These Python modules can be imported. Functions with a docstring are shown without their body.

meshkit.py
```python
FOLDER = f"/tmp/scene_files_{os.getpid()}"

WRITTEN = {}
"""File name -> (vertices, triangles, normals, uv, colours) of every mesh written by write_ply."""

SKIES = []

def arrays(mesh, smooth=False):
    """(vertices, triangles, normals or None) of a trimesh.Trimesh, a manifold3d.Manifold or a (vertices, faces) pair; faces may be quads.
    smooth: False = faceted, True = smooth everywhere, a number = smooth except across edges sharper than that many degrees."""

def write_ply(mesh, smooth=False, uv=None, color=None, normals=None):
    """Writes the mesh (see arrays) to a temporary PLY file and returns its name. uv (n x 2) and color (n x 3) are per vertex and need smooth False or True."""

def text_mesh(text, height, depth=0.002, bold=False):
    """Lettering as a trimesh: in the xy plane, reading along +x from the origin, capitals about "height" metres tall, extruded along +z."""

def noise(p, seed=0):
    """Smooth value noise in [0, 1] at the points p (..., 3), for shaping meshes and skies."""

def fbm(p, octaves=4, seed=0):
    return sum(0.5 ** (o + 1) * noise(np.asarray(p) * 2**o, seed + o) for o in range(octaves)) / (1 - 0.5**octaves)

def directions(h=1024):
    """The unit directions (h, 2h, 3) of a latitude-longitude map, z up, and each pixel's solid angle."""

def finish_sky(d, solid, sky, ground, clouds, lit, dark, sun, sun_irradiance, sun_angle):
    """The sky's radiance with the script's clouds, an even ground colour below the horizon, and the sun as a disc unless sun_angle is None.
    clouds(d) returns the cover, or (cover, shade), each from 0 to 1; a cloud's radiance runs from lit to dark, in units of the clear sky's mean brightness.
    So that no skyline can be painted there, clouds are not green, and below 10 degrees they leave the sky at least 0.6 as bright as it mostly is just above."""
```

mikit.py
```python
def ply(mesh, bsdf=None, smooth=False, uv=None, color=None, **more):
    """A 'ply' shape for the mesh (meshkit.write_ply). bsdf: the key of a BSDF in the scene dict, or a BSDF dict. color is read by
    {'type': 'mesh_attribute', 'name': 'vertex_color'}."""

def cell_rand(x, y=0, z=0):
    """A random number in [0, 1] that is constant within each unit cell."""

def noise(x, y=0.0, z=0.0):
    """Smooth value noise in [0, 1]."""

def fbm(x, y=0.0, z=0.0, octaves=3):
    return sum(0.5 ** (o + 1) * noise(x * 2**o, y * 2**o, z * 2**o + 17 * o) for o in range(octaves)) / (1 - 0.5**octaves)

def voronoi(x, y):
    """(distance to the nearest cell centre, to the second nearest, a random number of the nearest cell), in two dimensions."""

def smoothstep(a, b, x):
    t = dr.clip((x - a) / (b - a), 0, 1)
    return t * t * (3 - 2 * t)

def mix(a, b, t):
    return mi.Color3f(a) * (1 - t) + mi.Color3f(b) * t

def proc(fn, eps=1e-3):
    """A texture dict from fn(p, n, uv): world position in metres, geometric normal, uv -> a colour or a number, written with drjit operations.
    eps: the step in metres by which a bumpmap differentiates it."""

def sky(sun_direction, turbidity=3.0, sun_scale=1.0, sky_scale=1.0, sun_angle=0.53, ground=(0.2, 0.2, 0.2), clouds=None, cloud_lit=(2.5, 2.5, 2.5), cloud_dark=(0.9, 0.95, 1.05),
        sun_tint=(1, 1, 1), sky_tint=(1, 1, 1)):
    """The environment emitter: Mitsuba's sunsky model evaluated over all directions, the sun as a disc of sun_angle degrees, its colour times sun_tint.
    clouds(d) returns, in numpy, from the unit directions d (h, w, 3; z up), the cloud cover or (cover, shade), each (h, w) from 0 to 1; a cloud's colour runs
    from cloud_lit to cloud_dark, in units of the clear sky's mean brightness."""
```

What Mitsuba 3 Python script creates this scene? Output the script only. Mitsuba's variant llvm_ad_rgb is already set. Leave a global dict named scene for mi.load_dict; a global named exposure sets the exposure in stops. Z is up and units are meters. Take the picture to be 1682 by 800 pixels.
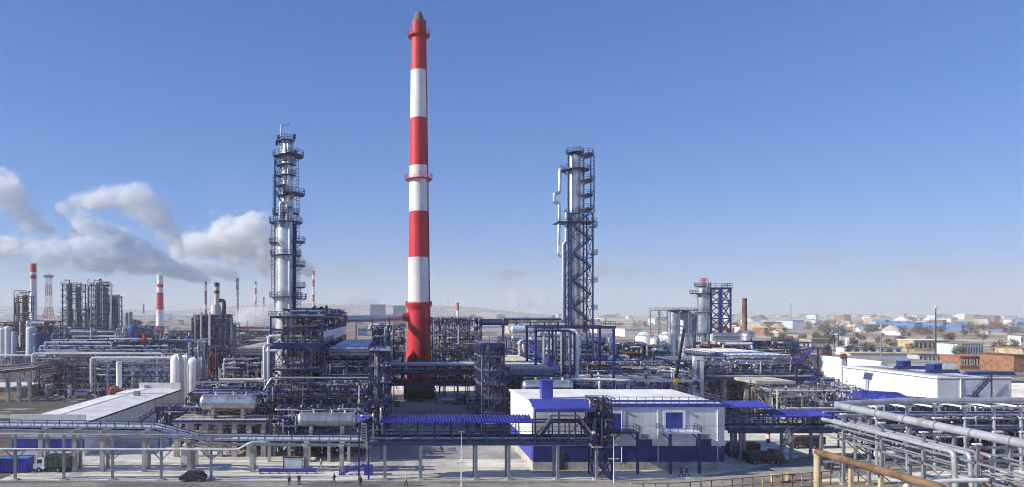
import math, random
import numpy as np
import drjit as dr
import mitsuba as mi
import trimesh, manifold3d
import mikit, meshkit
from mikit import noise, fbm, smoothstep, mix

# ------------------------------------------------------------------ camera, sky, exposure
T = mi.ScalarTransform4f
FPX, EYE, HOR, PPX = 1100.0, 30.0, 515.0, 655.0      # focal length in photo pixels, eye height, horizon row, vanishing column
scene, labels = {}, {}
scene['camera'] = {'type': 'perspective', 'fov': math.degrees(2 * math.atan(841 / FPX)), 'fov_axis': 'x',
                   'near_clip': 0.5, 'far_clip': 80000.0,
                   'to_world': T().look_at(origin=[0, 0, EYE], target=[0, 100, EYE], up=[0, 0, 1]),
                   'principal_point_offset_x': (841 - PPX) / 1682, 'principal_point_offset_y': (400 - HOR) / 800,
                   'medium': {'type': 'ref', 'id': 'haze_air'}}
SUN = np.array([-0.90, -0.14, 0.46])
def cloud_cover(d):
    el = np.degrees(np.arcsin(np.clip(d[..., 2], -1, 1)))
    az = np.degrees(np.arctan2(d[..., 0], d[..., 1]))
    p = np.stack([az / 3.2, el / 0.55, az * 0 + 3.3], -1)
    n = meshkit.fbm(p, 4, 5)
    band = np.exp(-((el - 3.4) / 0.9) ** 2)
    veil = 0.45 * np.exp(-((el - 1.8) / 2.6) ** 2) * meshkit.fbm(np.stack([az / 14, el / 2.5, az * 0], -1), 3, 9)
    c = np.clip((n - 0.55) * 5.0, 0, 1) * band * 0.95
    return np.clip(c + veil, 0, 0.95), np.clip(0.1 + 1.6 * c, 0, 1)
scene['sky'] = mikit.sky(SUN.tolist(), turbidity=2.0, sky_scale=0.72, sun_scale=1.0, sky_tint=(0.28, 0.605, 1.17), sun_tint=(0.79, 0.95, 1.26), ground=(0.22, 0.2, 0.18),
                         clouds=cloud_cover, cloud_lit=(1.75, 1.7, 1.75), cloud_dark=(0.42, 0.46, 0.62))
exposure = 2.45
HAZE = 1.6e-4
scene['haze_air'] = {'type': 'homogeneous', 'albedo': {'type': 'rgb', 'value': [0.89, 0.945, 0.99]}, 'sigma_t': HAZE}

# pixels of the 1682 x 800 photograph to metres in the plant's own axes (x along the front, y away from the viewer)
def X(px, y): return (px - PPX) / FPX * y
def D(x, y): return y
def Z(py, x, y): return EYE - (py - HOR) * y / FPX
def at(px, py, z=0.0):
    d = (EYE - z) * FPX / (py - HOR); return X(px, d), d
def atd(px, d): return X(px, d), d

# ------------------------------------------------------------------ materials
def tex(fn): return mikit.proc(fn)
def dirty(base, amp=0.25, sc=0.35, streak=0.0, tint=(0.8, 0.75, 0.68)):
    def fn(p, n, uv):
        a = fbm(p.x * sc, p.y * sc, p.z * sc, 3)
        k = smoothstep(0.35, 0.75, a) * amp
        if streak:
            k = k + streak * smoothstep(0.45, 0.8, noise(p.x * 2.3, p.y * 2.3, p.z * 0.12))
        return mix(base, [b * t for b, t in zip(base, tint)], dr.clip(k / max(amp + streak, 1e-3), 0, 1)) * (1 - 0.5 * k)
    return tex(fn)
def pbr(key, col, rough=0.55, metal=0.0, spec=0.4):
    bc = col if isinstance(col, dict) else {'type': 'rgb', 'value': list(col)}
    scene[key] = {'type': 'principled', 'base_color': bc, 'roughness': rough, 'metallic': metal, 'specular': spec}
pbr('m_navy', dirty((0.028, 0.042, 0.155), 0.4, 0.5, tint=(1.3, 1.2, 0.8)), 0.45)
pbr('m_base', dirty((0.026, 0.036, 0.20), 0.3, 0.4), 0.45)
pbr('m_royal', dirty((0.052, 0.064, 0.40), 0.25, 0.4), 0.4)
pbr('m_alu', dirty((0.80, 0.81, 0.82), 0.3, 0.5, 0.15), 0.38, 0.85)
pbr('m_jacket', dirty((0.60, 0.63, 0.67), 0.25, 0.6, 0.15), 0.38, 0.45)
pbr('m_pipe', (0.50, 0.535, 0.60), 0.42, 0.6)
pbr('m_white', dirty((0.84, 0.84, 0.84), 0.05, 0.2, 0.03), 0.5)
pbr('m_panel', dirty((0.76, 0.79, 0.83), 0.05, 0.25, 0.03), 0.45)
pbr('m_cream', (0.62, 0.56, 0.42), 0.6)
pbr('m_concrete', dirty((0.46, 0.44, 0.41), 0.35, 0.4, 0.2), 0.85, 0, 0.2)
pbr('m_red', dirty((0.60, 0.016, 0.032), 0.15, 0.2, 0.1), 0.5)
def chimney_red(p, n, uv):
    a = fbm(p.x * 0.3, p.y * 0.3, p.z * 0.12, 4); st = noise(p.x * 1.6, p.y * 1.6, p.z * 0.05)
    k = mix((0.62, 0.016, 0.032), (0.50, 0.03, 0.04), smoothstep(0.4, 0.7, a))
    k = mix(k, (0.33, 0.05, 0.04), smoothstep(0.62, 0.8, st) * 0.5)
    return mix(k, (0.16, 0.05, 0.05), smoothstep(132.0, 142.0, p.z + 6 * a) * 0.55)
pbr('m_chimney_red', tex(chimney_red), 0.55)
def chimney_white(p, n, uv):
    a = fbm(p.x * 0.3, p.y * 0.3, p.z * 0.12, 4); st = noise(p.x * 1.6, p.y * 1.6, p.z * 0.05)
    return mix((0.84, 0.83, 0.82), (0.66, 0.63, 0.60), dr.clip(smoothstep(0.45, 0.75, a) * 0.5 + smoothstep(0.6, 0.8, st) * 0.5, 0, 1))
pbr('m_chimney_white', tex(chimney_white), 0.55)
pbr('m_rust', dirty((0.17, 0.08, 0.062), 0.5, 0.6), 0.75)
pbr('m_brown', dirty((0.25, 0.155, 0.095), 0.6, 0.7), 0.75)
pbr('m_steel', (0.26, 0.28, 0.325), 0.5, 0.3)
pbr('m_pale', (0.55, 0.62, 0.72), 0.5)
pbr('m_dark', (0.035, 0.035, 0.045), 0.6)
pbr('m_grate', (0.2, 0.21, 0.27), 0.7)
pbr('m_glass', (0.03, 0.04, 0.055), 0.12, 0.0, 0.9)
pbr('m_yellow', (0.62, 0.38, 0.03), 0.5)
pbr('m_green', (0.04, 0.07, 0.06), 0.6)
pbr('m_orange', (0.62, 0.10, 0.03), 0.5)
pbr('m_brick', dirty((0.36, 0.19, 0.11), 0.4, 0.6), 0.85, 0, 0.2)
pbr('m_ochre', dirty((0.56, 0.47, 0.30), 0.3, 0.4), 0.85, 0, 0.2)
pbr('m_greyroof', dirty((0.24, 0.23, 0.22), 0.4, 0.2), 0.9, 0, 0.2)
pbr('m_city', dirty((0.52, 0.49, 0.45), 0.35, 0.05), 0.85, 0, 0.2)
pbr('m_cityblue', (0.10, 0.22, 0.50), 0.6)
pbr('m_skin', (0.50, 0.30, 0.22), 0.6)
pbr('m_tyre', (0.02, 0.02, 0.02), 0.9)
pbr('m_twig', (0.25, 0.195, 0.155), 0.95, 0, 0.1)
def ground_col(p, n, uv):
    a = fbm(p.x * 0.004, p.y * 0.004, 0, 4); b = fbm(p.x * 0.03, p.y * 0.03, 5.0, 3); c = fbm(p.x * 0.4, p.y * 0.4, 9.0, 2)
    k = mix((0.27, 0.21, 0.145), (0.17, 0.135, 0.105), smoothstep(0.35, 0.65, b))
    k = mix(k, (0.36, 0.32, 0.24), smoothstep(0.52, 0.68, a))
    k = mix(k, (0.38, 0.37, 0.355), smoothstep(0.60, 0.70, fbm(p.x * 0.011, p.y * 0.02, 31.0, 3)) * 0.7)
    return k * (0.8 + 0.4 * c)
pbr('m_ground', tex(ground_col), 0.95, 0, 0.1)
def yard_col(p, n, uv):
    a = fbm(p.x * 0.06, p.y * 0.06, 0, 4); c = fbm(p.x * 0.8, p.y * 0.8, 3.0, 3)
    j = dr.minimum(dr.abs(p.x / 6 - dr.round(p.x / 6)), dr.abs(p.y / 6 - dr.round(p.y / 6)))
    k = mix((0.70, 0.66, 0.58), (0.50, 0.475, 0.43), smoothstep(0.42, 0.66, a))
    k = mix(k, (0.36, 0.33, 0.29), smoothstep(0.52, 0.62, fbm(p.x * 0.03, p.y * 1.1, 14.0, 3)) * 0.6)
    k = mix(k, (0.27, 0.25, 0.23), smoothstep(0.62, 0.75, fbm(p.x * 0.25, p.y * 0.12, 8.0, 3)) * 0.6)
    return k * (0.85 + 0.3 * c) * (0.78 + 0.22 * smoothstep(0.002, 0.008, j))
pbr('m_yard', tex(yard_col), 0.9, 0, 0.15)
def soil_col(p, n, uv):
    a = fbm(p.x * 0.035, p.y * 0.05, 1.0, 4); c = fbm(p.x * 0.5, p.y * 0.5, 3.0, 3)
    k = mix((0.115, 0.098, 0.088), (0.24, 0.21, 0.175), smoothstep(0.45, 0.68, a))
    return mix(k, (0.42, 0.40, 0.37), smoothstep(0.66, 0.74, fbm(p.x * 0.05, p.y * 0.1, 21.0, 3)) * 0.7) * (0.75 + 0.5 * c)
pbr('m_soil', tex(soil_col), 0.95, 0, 0.1)
def courtyard_shade_col(p, n, uv):  # courtyard shade painted in as a darker, mottled ground tone
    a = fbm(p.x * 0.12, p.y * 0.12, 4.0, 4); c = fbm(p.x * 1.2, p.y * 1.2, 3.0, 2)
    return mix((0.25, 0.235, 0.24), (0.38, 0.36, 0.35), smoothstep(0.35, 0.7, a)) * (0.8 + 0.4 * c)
pbr('m_courtyard_shade', tex(courtyard_shade_col), 0.85, 0, 0.2)
def road_col(p, n, uv):
    a = fbm(p.x * 0.09, p.y * 0.3, 2.0, 4); c = fbm(p.x * 1.6, p.y * 1.6, 3.0, 2)
    return mix((0.16, 0.155, 0.15), (0.30, 0.28, 0.25), smoothstep(0.4, 0.7, a)) * (0.8 + 0.4 * c)
pbr('m_road', tex(road_col), 0.9, 0, 0.15)

# ------------------------------------------------------------------ mesh helpers
BOXF = np.array([[0, 1, 2], [0, 2, 3]])
def frame_of(d):
    d = d / np.linalg.norm(d)
    u = np.cross(d, [0, 0, 1.0]) if abs(d[2]) < 0.999 else np.array([1.0, 0, 0])
    u /= np.linalg.norm(u)
    return d, u, np.cross(u, d)
class M:
    def __init__(s): s.v, s.f, s.n = [], [], 0
    def add(s, v, f):
        v = np.asarray(v, float); s.v.append(v); s.f.append(np.asarray(f, int) + s.n); s.n += len(v); return s
    def hexa(s, P):
        P = np.asarray(P, float)
        for q in ((0, 3, 2, 1), (4, 5, 6, 7), (0, 1, 5, 4), (1, 2, 6, 5), (2, 3, 7, 6), (3, 0, 4, 7)):
            s.add(P[list(q)], BOXF)
        return s
    def box(s, x0, x1, y0, y1, z0, z1):
        x0, x1 = min(x0, x1), max(x0, x1); y0, y1 = min(y0, y1), max(y0, y1); z0, z1 = min(z0, z1), max(z0, z1)
        return s.hexa([(x0, y0, z0), (x1, y0, z0), (x1, y1, z0), (x0, y1, z0), (x0, y0, z1), (x1, y0, z1), (x1, y1, z1), (x0, y1, z1)])
    def beam(s, p, q, w, h=None):
        p, q = np.asarray(p, float), np.asarray(q, float); h = h or w
        d, u, t = frame_of(q - p)
        a, b = u * w / 2, t * h / 2
        return s.hexa([p - a - b, p + a - b, p + a + b, p - a + b, q - a - b, q + a - b, q + a + b, q - a + b][0:8]) if False else s._hx(p, q, a, b)
    def _hx(s, p, q, a, b):
        P = np.array([p - a - b, p + a - b, q + a - b, q - a - b, p - a + b, p + a + b, q + a + b, q - a + b])
        if np.dot(np.cross(P[1] - P[0], P[3] - P[0]), P[4] - P[0]) < 0:
            P = P[[3, 2, 1, 0, 7, 6, 5, 4]]
        return s.hexa(P)
    def cyl(s, p, q, r, r2=None, n=10, caps=True):
        p, q = np.asarray(p, float), np.asarray(q, float); r2 = r if r2 is None else r2
        d, u, t = frame_of(q - p); a = np.arange(n) * 2 * np.pi / n
        ring = np.cos(a)[:, None] * u + np.sin(a)[:, None] * t
        A, B = p + ring * r, q + ring * r2
        i = np.arange(n); j = (i + 1) % n
        f = np.vstack([np.stack([i, j, j + n], 1), np.stack([i, j + n, i + n], 1)])
        if np.dot(np.cross(u, t), d) < 0: f = f[:, ::-1]
        s.add(np.vstack([A, B]), f)
        if caps:
            c = np.stack([i * 0, i, j], 1)[1:-1]
            up = np.dot(np.cross(u, t), d) > 0
            s.add(A, c[:, ::-1] if up else c); s.add(B, c if up else c[:, ::-1])
        return s
    def path(s, pts, r, n=8, caps=True):
        P = [np.asarray(p, float) for p in pts]; Q = [P[0]]
        for k in range(1, len(P) - 1):                      # round the elbows
            a, b = P[k - 1] - P[k], P[k + 1] - P[k]; la, lb = np.linalg.norm(a), np.linalg.norm(b)
            t = min(2.2 * r, la * .45, lb * .45); a, b = a / la, b / lb
            if abs(np.dot(a, b)) > 0.97: Q.append(P[k]); continue
            p0, p1 = P[k] + a * t, P[k] + b * t
            for w in (0, .33, .67, 1): Q.append((1 - w) ** 2 * p0 + 2 * w * (1 - w) * P[k] + w * w * p1)
        Q.append(P[-1]); Q = np.array(Q); m = len(Q)
        tg = np.zeros_like(Q); dd = np.diff(Q, axis=0); dd /= np.linalg.norm(dd, axis=1)[:, None] + 1e-12
        tg[0], tg[-1] = dd[0], dd[-1]; tg[1:-1] = dd[:-1] + dd[1:]; tg /= np.linalg.norm(tg, axis=1)[:, None] + 1e-12
        u = frame_of(tg[0])[1]; a = np.arange(n) * 2 * np.pi / n; V = []
        for k in range(m):
            u = u - tg[k] * np.dot(u, tg[k]); u /= np.linalg.norm(u) + 1e-12
            w = np.cross(tg[k], u); V.append(Q[k] + r * (np.cos(a)[:, None] * u + np.sin(a)[:, None] * w))
        i = np.arange(n); j = (i + 1) % n
        F = [np.vstack([np.stack([i, j, j + n], 1), np.stack([i, j + n, i + n], 1)]) + k * n for k in range(m - 1)]
        s.add(np.vstack(V), np.vstack(F))
        if caps:
            c = np.stack([i * 0, i, j], 1)[1:-1]
            s.add(V[0], c[:, ::-1]); s.add(V[-1], c)
        return s
    def lathe(s, c, prof, n=20, axis='z', sharp=False):
        c = np.asarray(c, float); a = np.arange(n) * 2 * np.pi / n; i = np.arange(n); j = (i + 1) % n
        def ring(r, z):
            x, y, w = r * np.cos(a), r * np.sin(a), np.full(n, z)
            if axis == 'z': return c + np.stack([x, y, w], 1)
            if axis == 'x': return c + np.stack([w, x, y], 1)
            return c + np.stack([y, w, x], 1)
        F = np.vstack([np.stack([i, j, j + n], 1), np.stack([i, j + n, i + n], 1)])
        if sharp:
            for (r0, z0), (r1, z1) in zip(prof[:-1], prof[1:]): s.add(np.vstack([ring(max(r0, 1e-4), z0), ring(max(r1, 1e-4), z1)]), F)
        else:
            s.add(np.vstack([ring(max(r, 1e-4), z) for r, z in prof]), np.vstack([F + k * n for k in range(len(prof) - 1)]))
        return s
    def rail(s, pts, h=1.1, w=0.07, step=2.0, rails=2):
        for p, q in zip(pts[:-1], pts[1:]):
            p, q = np.asarray(p, float), np.asarray(q, float); L = np.linalg.norm(q - p)
            for k in range(1, rails + 1):
                o = np.array([0, 0, h * k / rails]); s.beam(p + o, q + o, w)
            m = max(1, int(L / step))
            for k in range(m + 1):
                b = p + (q - p) * k / m; s.beam(b, b + [0, 0, h], w)
        return s
    def bent(s, rz=0, loc=(0, 0, 0)):
        c_, s_ = math.cos(rz), math.sin(rz); R = np.array([[c_, -s_, 0], [s_, c_, 0], [0, 0, 1]])
        s.v = [v @ R.T + np.asarray(loc) for v in s.v]; return s

_n = {}
def num(name):
    k = _n.get(name, -1) + 1; _n[name] = k
    return name if k == 0 else f'{name}_{k:03d}'
def put(k, mesh, mat, xf=None):
    v, f = (np.vstack(mesh.v), np.vstack(mesh.f)) if isinstance(mesh, M) else mesh
    d = mikit.ply((v, f), mat, smooth=True)
    if xf is not None: d['to_world'] = xf
    scene[k] = d; return k
def thing(name, label, cat, group=None):
    k = num(name); labels[k] = {'label': label, 'category': cat}
    if group: labels[k]['group'] = group
    return k
def part(t, name, mesh, mat, label=None, stuff=False, xf=None):
    k = num(t + '__' + name)
    if label or stuff: labels[k] = {**({'label': label} if label else {}), **({'kind': 'stuff'} if stuff else {})}
    return put(k, mesh, mat, xf)
def single(name, label, cat, mesh, mat, group=None):
    return put(thing(name, label, cat, group), mesh, mat)
def struct(name, mesh, mat, kind='structure', label=None):
    k = num(name); labels[k] = {'kind': kind}
    if label: labels[k]['label'] = label
    return put(k, mesh, mat)
def B(*a): return M().box(*a)

# ------------------------------------------------------------------ builders
def skeleton(t, x0, x1, y0, y1, zs, nx, ny, mat='m_navy', pw=.38, bh=.42, z0=0, decks=(), rails=(), braces=(), deckmat='m_grate', postmat=None, railmat=None, skip_inner=True):
    xs, ys = np.linspace(x0, x1, nx + 1), np.linspace(y0, y1, ny + 1); top = max(zs)
    for i, x in enumerate(xs):
        for j, y in enumerate(ys):
            if skip_inner and 0 < i < nx and 0 < j < ny and (i + j) % 2: continue
            part(t, 'post', B(x - pw / 2, x + pw / 2, y - pw / 2, y + pw / 2, z0, top + .02 * ((i + j) % 3)), postmat or mat)
    for k, z in enumerate(zs):
        for y in ys: part(t, 'beam', B(x0 - pw * .3, x1 + pw * .3, y - .14, y + .14, z - bh, z - .01), mat)
        for x in xs: part(t, 'beam', B(x - .13, x + .13, y0, y1, z - bh + .03, z - .03), mat)
        if k in decks: part(t, 'deck', B(x0 - .5, x1 + .5, y0 - .5, y1 + .5, z, z + .12), deckmat)
        if k in rails: part(t, 'railing', M().rail([(x0 - .5, y1 + .5, z + .1), (x0 - .5, y0 - .5, z + .1), (x1 + .5, y0 - .5, z + .1), (x1 + .5, y1 + .5, z + .1), (x0 - .5, y1 + .5, z + .1)], 1.15, .09, 1.8), railmat or mat)
        if k in braces:
            zb = zs[k - 1] if k else z0
            for i in range(0, nx, 2):
                part(t, 'brace', M().beam((xs[i], y0 - .02, zb), (xs[i + 1], y0 - .02, z - bh), .2).beam((xs[i + 1], y0 + .21, zb), (xs[i], y0 + .21, z - bh), .2), mat)
            for i in range(0, ny, 2):
                for x in (x0, x1):
                    part(t, 'brace', M().beam((x - .02, ys[i], zb), (x - .02, ys[i + 1], z - bh), .2), mat)
def pipes(t, x0, x1, y0, y1, z0, z1, n, seed, mats=('m_alu', 'm_alu', 'm_pipe', 'm_pipe', 'm_navy', 'm_base', 'm_rust', 'm_white', 'm_white'), rr=(.07, .24), bits=True):
    R = random.Random(seed); n = int(n * 1.5)
    for _ in range(n):
        r = R.uniform(*rr); x, y, z = R.uniform(x0, x1), R.uniform(y0, y1), R.uniform(z0, z1); pts = [(x, y, z)]
        ax = R.choice((0, 0, 2, 1)); lim = ((x0, x1), (y0, y1), (z0, z1))
        for _k in range(R.choice((1, 2, 3, 3))):
            p = list(pts[-1]); span = lim[ax][1] - lim[ax][0]
            q = R.uniform(*lim[ax])
            if abs(q - p[ax]) < 4 * r + .1 * span: q = lim[ax][0] if p[ax] - lim[ax][0] > span / 2 else lim[ax][1]
            p[ax] = q
            if np.linalg.norm(np.subtract(p, pts[-1])) > 3 * r: pts.append(tuple(p))
            ax = R.choice([k for k in (0, 1, 2) if k != ax])
        if len(pts) > 1: part(t, 'pipe', M().path(pts, r, 7), R.choice(mats))
    if bits:                                                # the valves, gauges, lamps and boxes that crowd such a frame, too small to pick apart
        for q, mt in enumerate(('m_dark', 'm_navy', 'm_white', 'm_rust')):
            m = M(); big = min(1.25, max(.8, rr[1] / .3))
            for _ in range(n * (1, 2, 2, 1)[q] + 6):
                x, y, z = R.uniform(x0, x1), R.uniform(y0, y1), R.uniform(z0, z1); a, b, c = [R.uniform(.12, .6 if q < 2 else .3) * big for _ in range(3)]
                if R.random() < .6: m.box(x - a, x + a, y - b, y + b, z - c, z + c)
                else: m.cyl((x, y, z - 2 * c), (x, y, z + 2 * c), a * .7, n=6)
            part(t, 'fitting', m, mt, stuff=True)
def hvessel(name, label, cx, cy, cz, L, r, axis='x', mat='m_alu', legs=None, legmat='m_concrete', group=None, cat='vessel', fancy=True):
    t = thing(name, label, cat, group); h = r * .5
    a = np.linspace(0, np.pi / 2, 6)
    hd = [(r * math.sin(k), -L / 2 - h * math.cos(k)) for k in a]
    prof = hd + [(r, z) for z in (-L / 2 + .01, L / 2 - .01)] + [(rr, -z) for rr, z in hd[::-1]]
    part(t, 'shell', M().lathe((cx, cy, cz), prof, 24, axis), mat)
    for k in ((-.46, -.23, 0, .23, .46) if fancy else ()):
        b = [(r + .005, k * L - .06), (r + .05, k * L - .06), (r + .05, k * L + .06), (r + .005, k * L + .06)]
        part(t, 'band', M().lathe((cx, cy, cz), b, 24, axis, True), mat)
    if legs is not None:
        for k in (-.3, .3):
            dx, dy = (k * L, 0) if axis == 'x' else (0, k * L)
            wx, wy = (.35, r * .8) if axis == 'x' else (r * .8, .35)
            part(t, 'saddle', B(cx + dx - wx, cx + dx + wx, cy + dy - wy, cy + dy + wy, legs, cz - r * .8), legmat)
    if fancy:
        for k in (-.25, .1, .35):
            dx, dy = (k * L, 0) if axis == 'x' else (0, k * L)
            part(t, 'nozzle', M().cyl((cx + dx, cy + dy, cz + r - .1), (cx + dx, cy + dy, cz + r + .5), .22).cyl((cx + dx, cy + dy, cz + r + .42), (cx + dx, cy + dy, cz + r + .54), .34), mat)
    return t
def vvessel(name, label, cx, cy, z0, z1, r, mat='m_white', group=None, cat='tank', dome=.5, n=22):
    t = thing(name, label, cat, group); a = np.linspace(np.pi / 2, 0, 6)
    prof = [(r, z0)] + [(r * math.sin(k), z1 - r * dome + r * dome * math.cos(k)) for k in a]
    part(t, 'shell', M().lathe((cx, cy, 0), prof, n), mat)
    return t
def ring_deck(t, cx, cy, z, r0, r1, a0=0, a1=360, mat='m_navy', rail=True, h=1.15):
    n = max(4, int(abs(a1 - a0) / 18)); A = np.radians(np.linspace(a0, a1, n + 1)); m = M()
    for p, q in zip(A[:-1], A[1:]):
        c = [(math.cos(k), math.sin(k)) for k in (p, q)]
        P = [(cx + r * k[0], cy + r * k[1]) for r, k in ((r0, c[0]), (r1, c[0]), (r1, c[1]), (r0, c[1]))]
        m.hexa([(*p_, z - .12) for p_ in P] + [(*p_, z + .12) for p_ in P])
    part(t, 'platform', m, mat)
    if rail:
        pts = [(cx + r1 * math.cos(k), cy + r1 * math.sin(k), z + .1) for k in A]
        if abs(a1 - a0) < 359: pts = [(cx + r0 * math.cos(A[0]), cy + r0 * math.sin(A[0]), z + .1)] + pts + [(cx + r0 * math.cos(A[-1]), cy + r0 * math.sin(A[-1]), z + .1)]
        part(t, 'railing', M().rail(pts, h, .1, 1.5), mat)
    m = M()
    for k in A[::3]:
        c, s = math.cos(k), math.sin(k)
        m.beam((cx + r0 * c * .98, cy + r0 * s * .98, z - 1.5), (cx + r1 * .92 * c, cy + r1 * .92 * s, z - .1), .14)
    part(t, 'bracket', m, mat)
def ladder(t, x, y, z0, z1, mat='m_navy', w=.7):
    m = M().beam((x - w / 2, y, z0), (x - w / 2, y, z1), .1).beam((x + w / 2, y, z0), (x + w / 2, y, z1), .1)
    for z in np.arange(z0 + .4, z1, .5): m.beam((x - w / 2, y, z), (x + w / 2, y, z), .06)
    part(t, 'ladder', m, mat)
    m = M()
    for z in np.arange(z0 + 2.2, z1, 1.0):
        pts = [(x + .5 * math.cos(k), y - .05 - .75 * math.sin(k), z) for k in np.linspace(0, np.pi, 6)]
        for p, q in zip(pts[:-1], pts[1:]): m.beam(p, q, .06)
    if m.n: part(t, 'ladder_cage', m, mat)
def stair(t, p, q, w=.9, mat='m_navy', across=(0, 1, 0)):
    p, q, a = np.asarray(p, float), np.asarray(q, float), np.asarray(across, float) * w / 2
    m = M().beam(p - a, q - a, .1, .3).beam(p + a, q + a, .1, .3)
    n = max(2, int(abs(q[2] - p[2]) / .3))
    for k in range(n):
        c = p + (q - p) * (k + .5) / n; d = (q - p) * .45 / n; d[2] = 0
        m.beam(c - a, c + a, max(.22, 2 * np.linalg.norm(d)), .05)
    part(t, 'stair_flight', m, mat)
    part(t, 'handrail', M().rail([p - a, q - a], 1.05, .08, 1.6).rail([p + a, q + a], 1.05, .08, 1.6), mat)
def lattice(t, cx, cy, w, z0, z1, n, mat, leg=.35, br=.2, w1=None, hor=True):
    w1 = w if w1 is None else w1
    def c(k, z):
        h = (w + (w1 - w) * (z - z0) / (z1 - z0)) / 2; a, b = ((-1, -1), (1, -1), (1, 1), (-1, 1))[k % 4]
        return np.array((cx + a * h, cy + b * h, z))
    zs = np.linspace(z0, z1, n + 1)
    for k in range(4): part(t, 'leg', M().beam(c(k, z0), c(k, z1), leg), mat)
    for a, b in zip(zs[:-1], zs[1:]):
        m = M()
        for k in range(4):
            m.beam(c(k, a), c(k + 1, b), br).beam(c(k + 1, a), c(k, b), br)
            if hor: m.beam(c(k, b), c(k + 1, b), br * 1.2)
        part(t, 'bracing', m, mat)
def stack(name, label, px, d, ztop, w0, w1, bands, group=None, zb=0, cat='chimney'):
    x, y = atd(px, d); t = thing(name, label, cat, group)
    n = len(bands); zs = [zb + (ztop - zb) * b[0] for b in bands] + [ztop]
    for (f, mt), a, b in zip(bands, zs[:-1], zs[1:]):
        r = lambda z: (w0 + (w1 - w0) * (z - zb) / (ztop - zb)) / 2
        part(t, 'section', M().cyl((x, y, a), (x, y, b), r(a), r(b), 18), mt)
    return t, x, y
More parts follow.
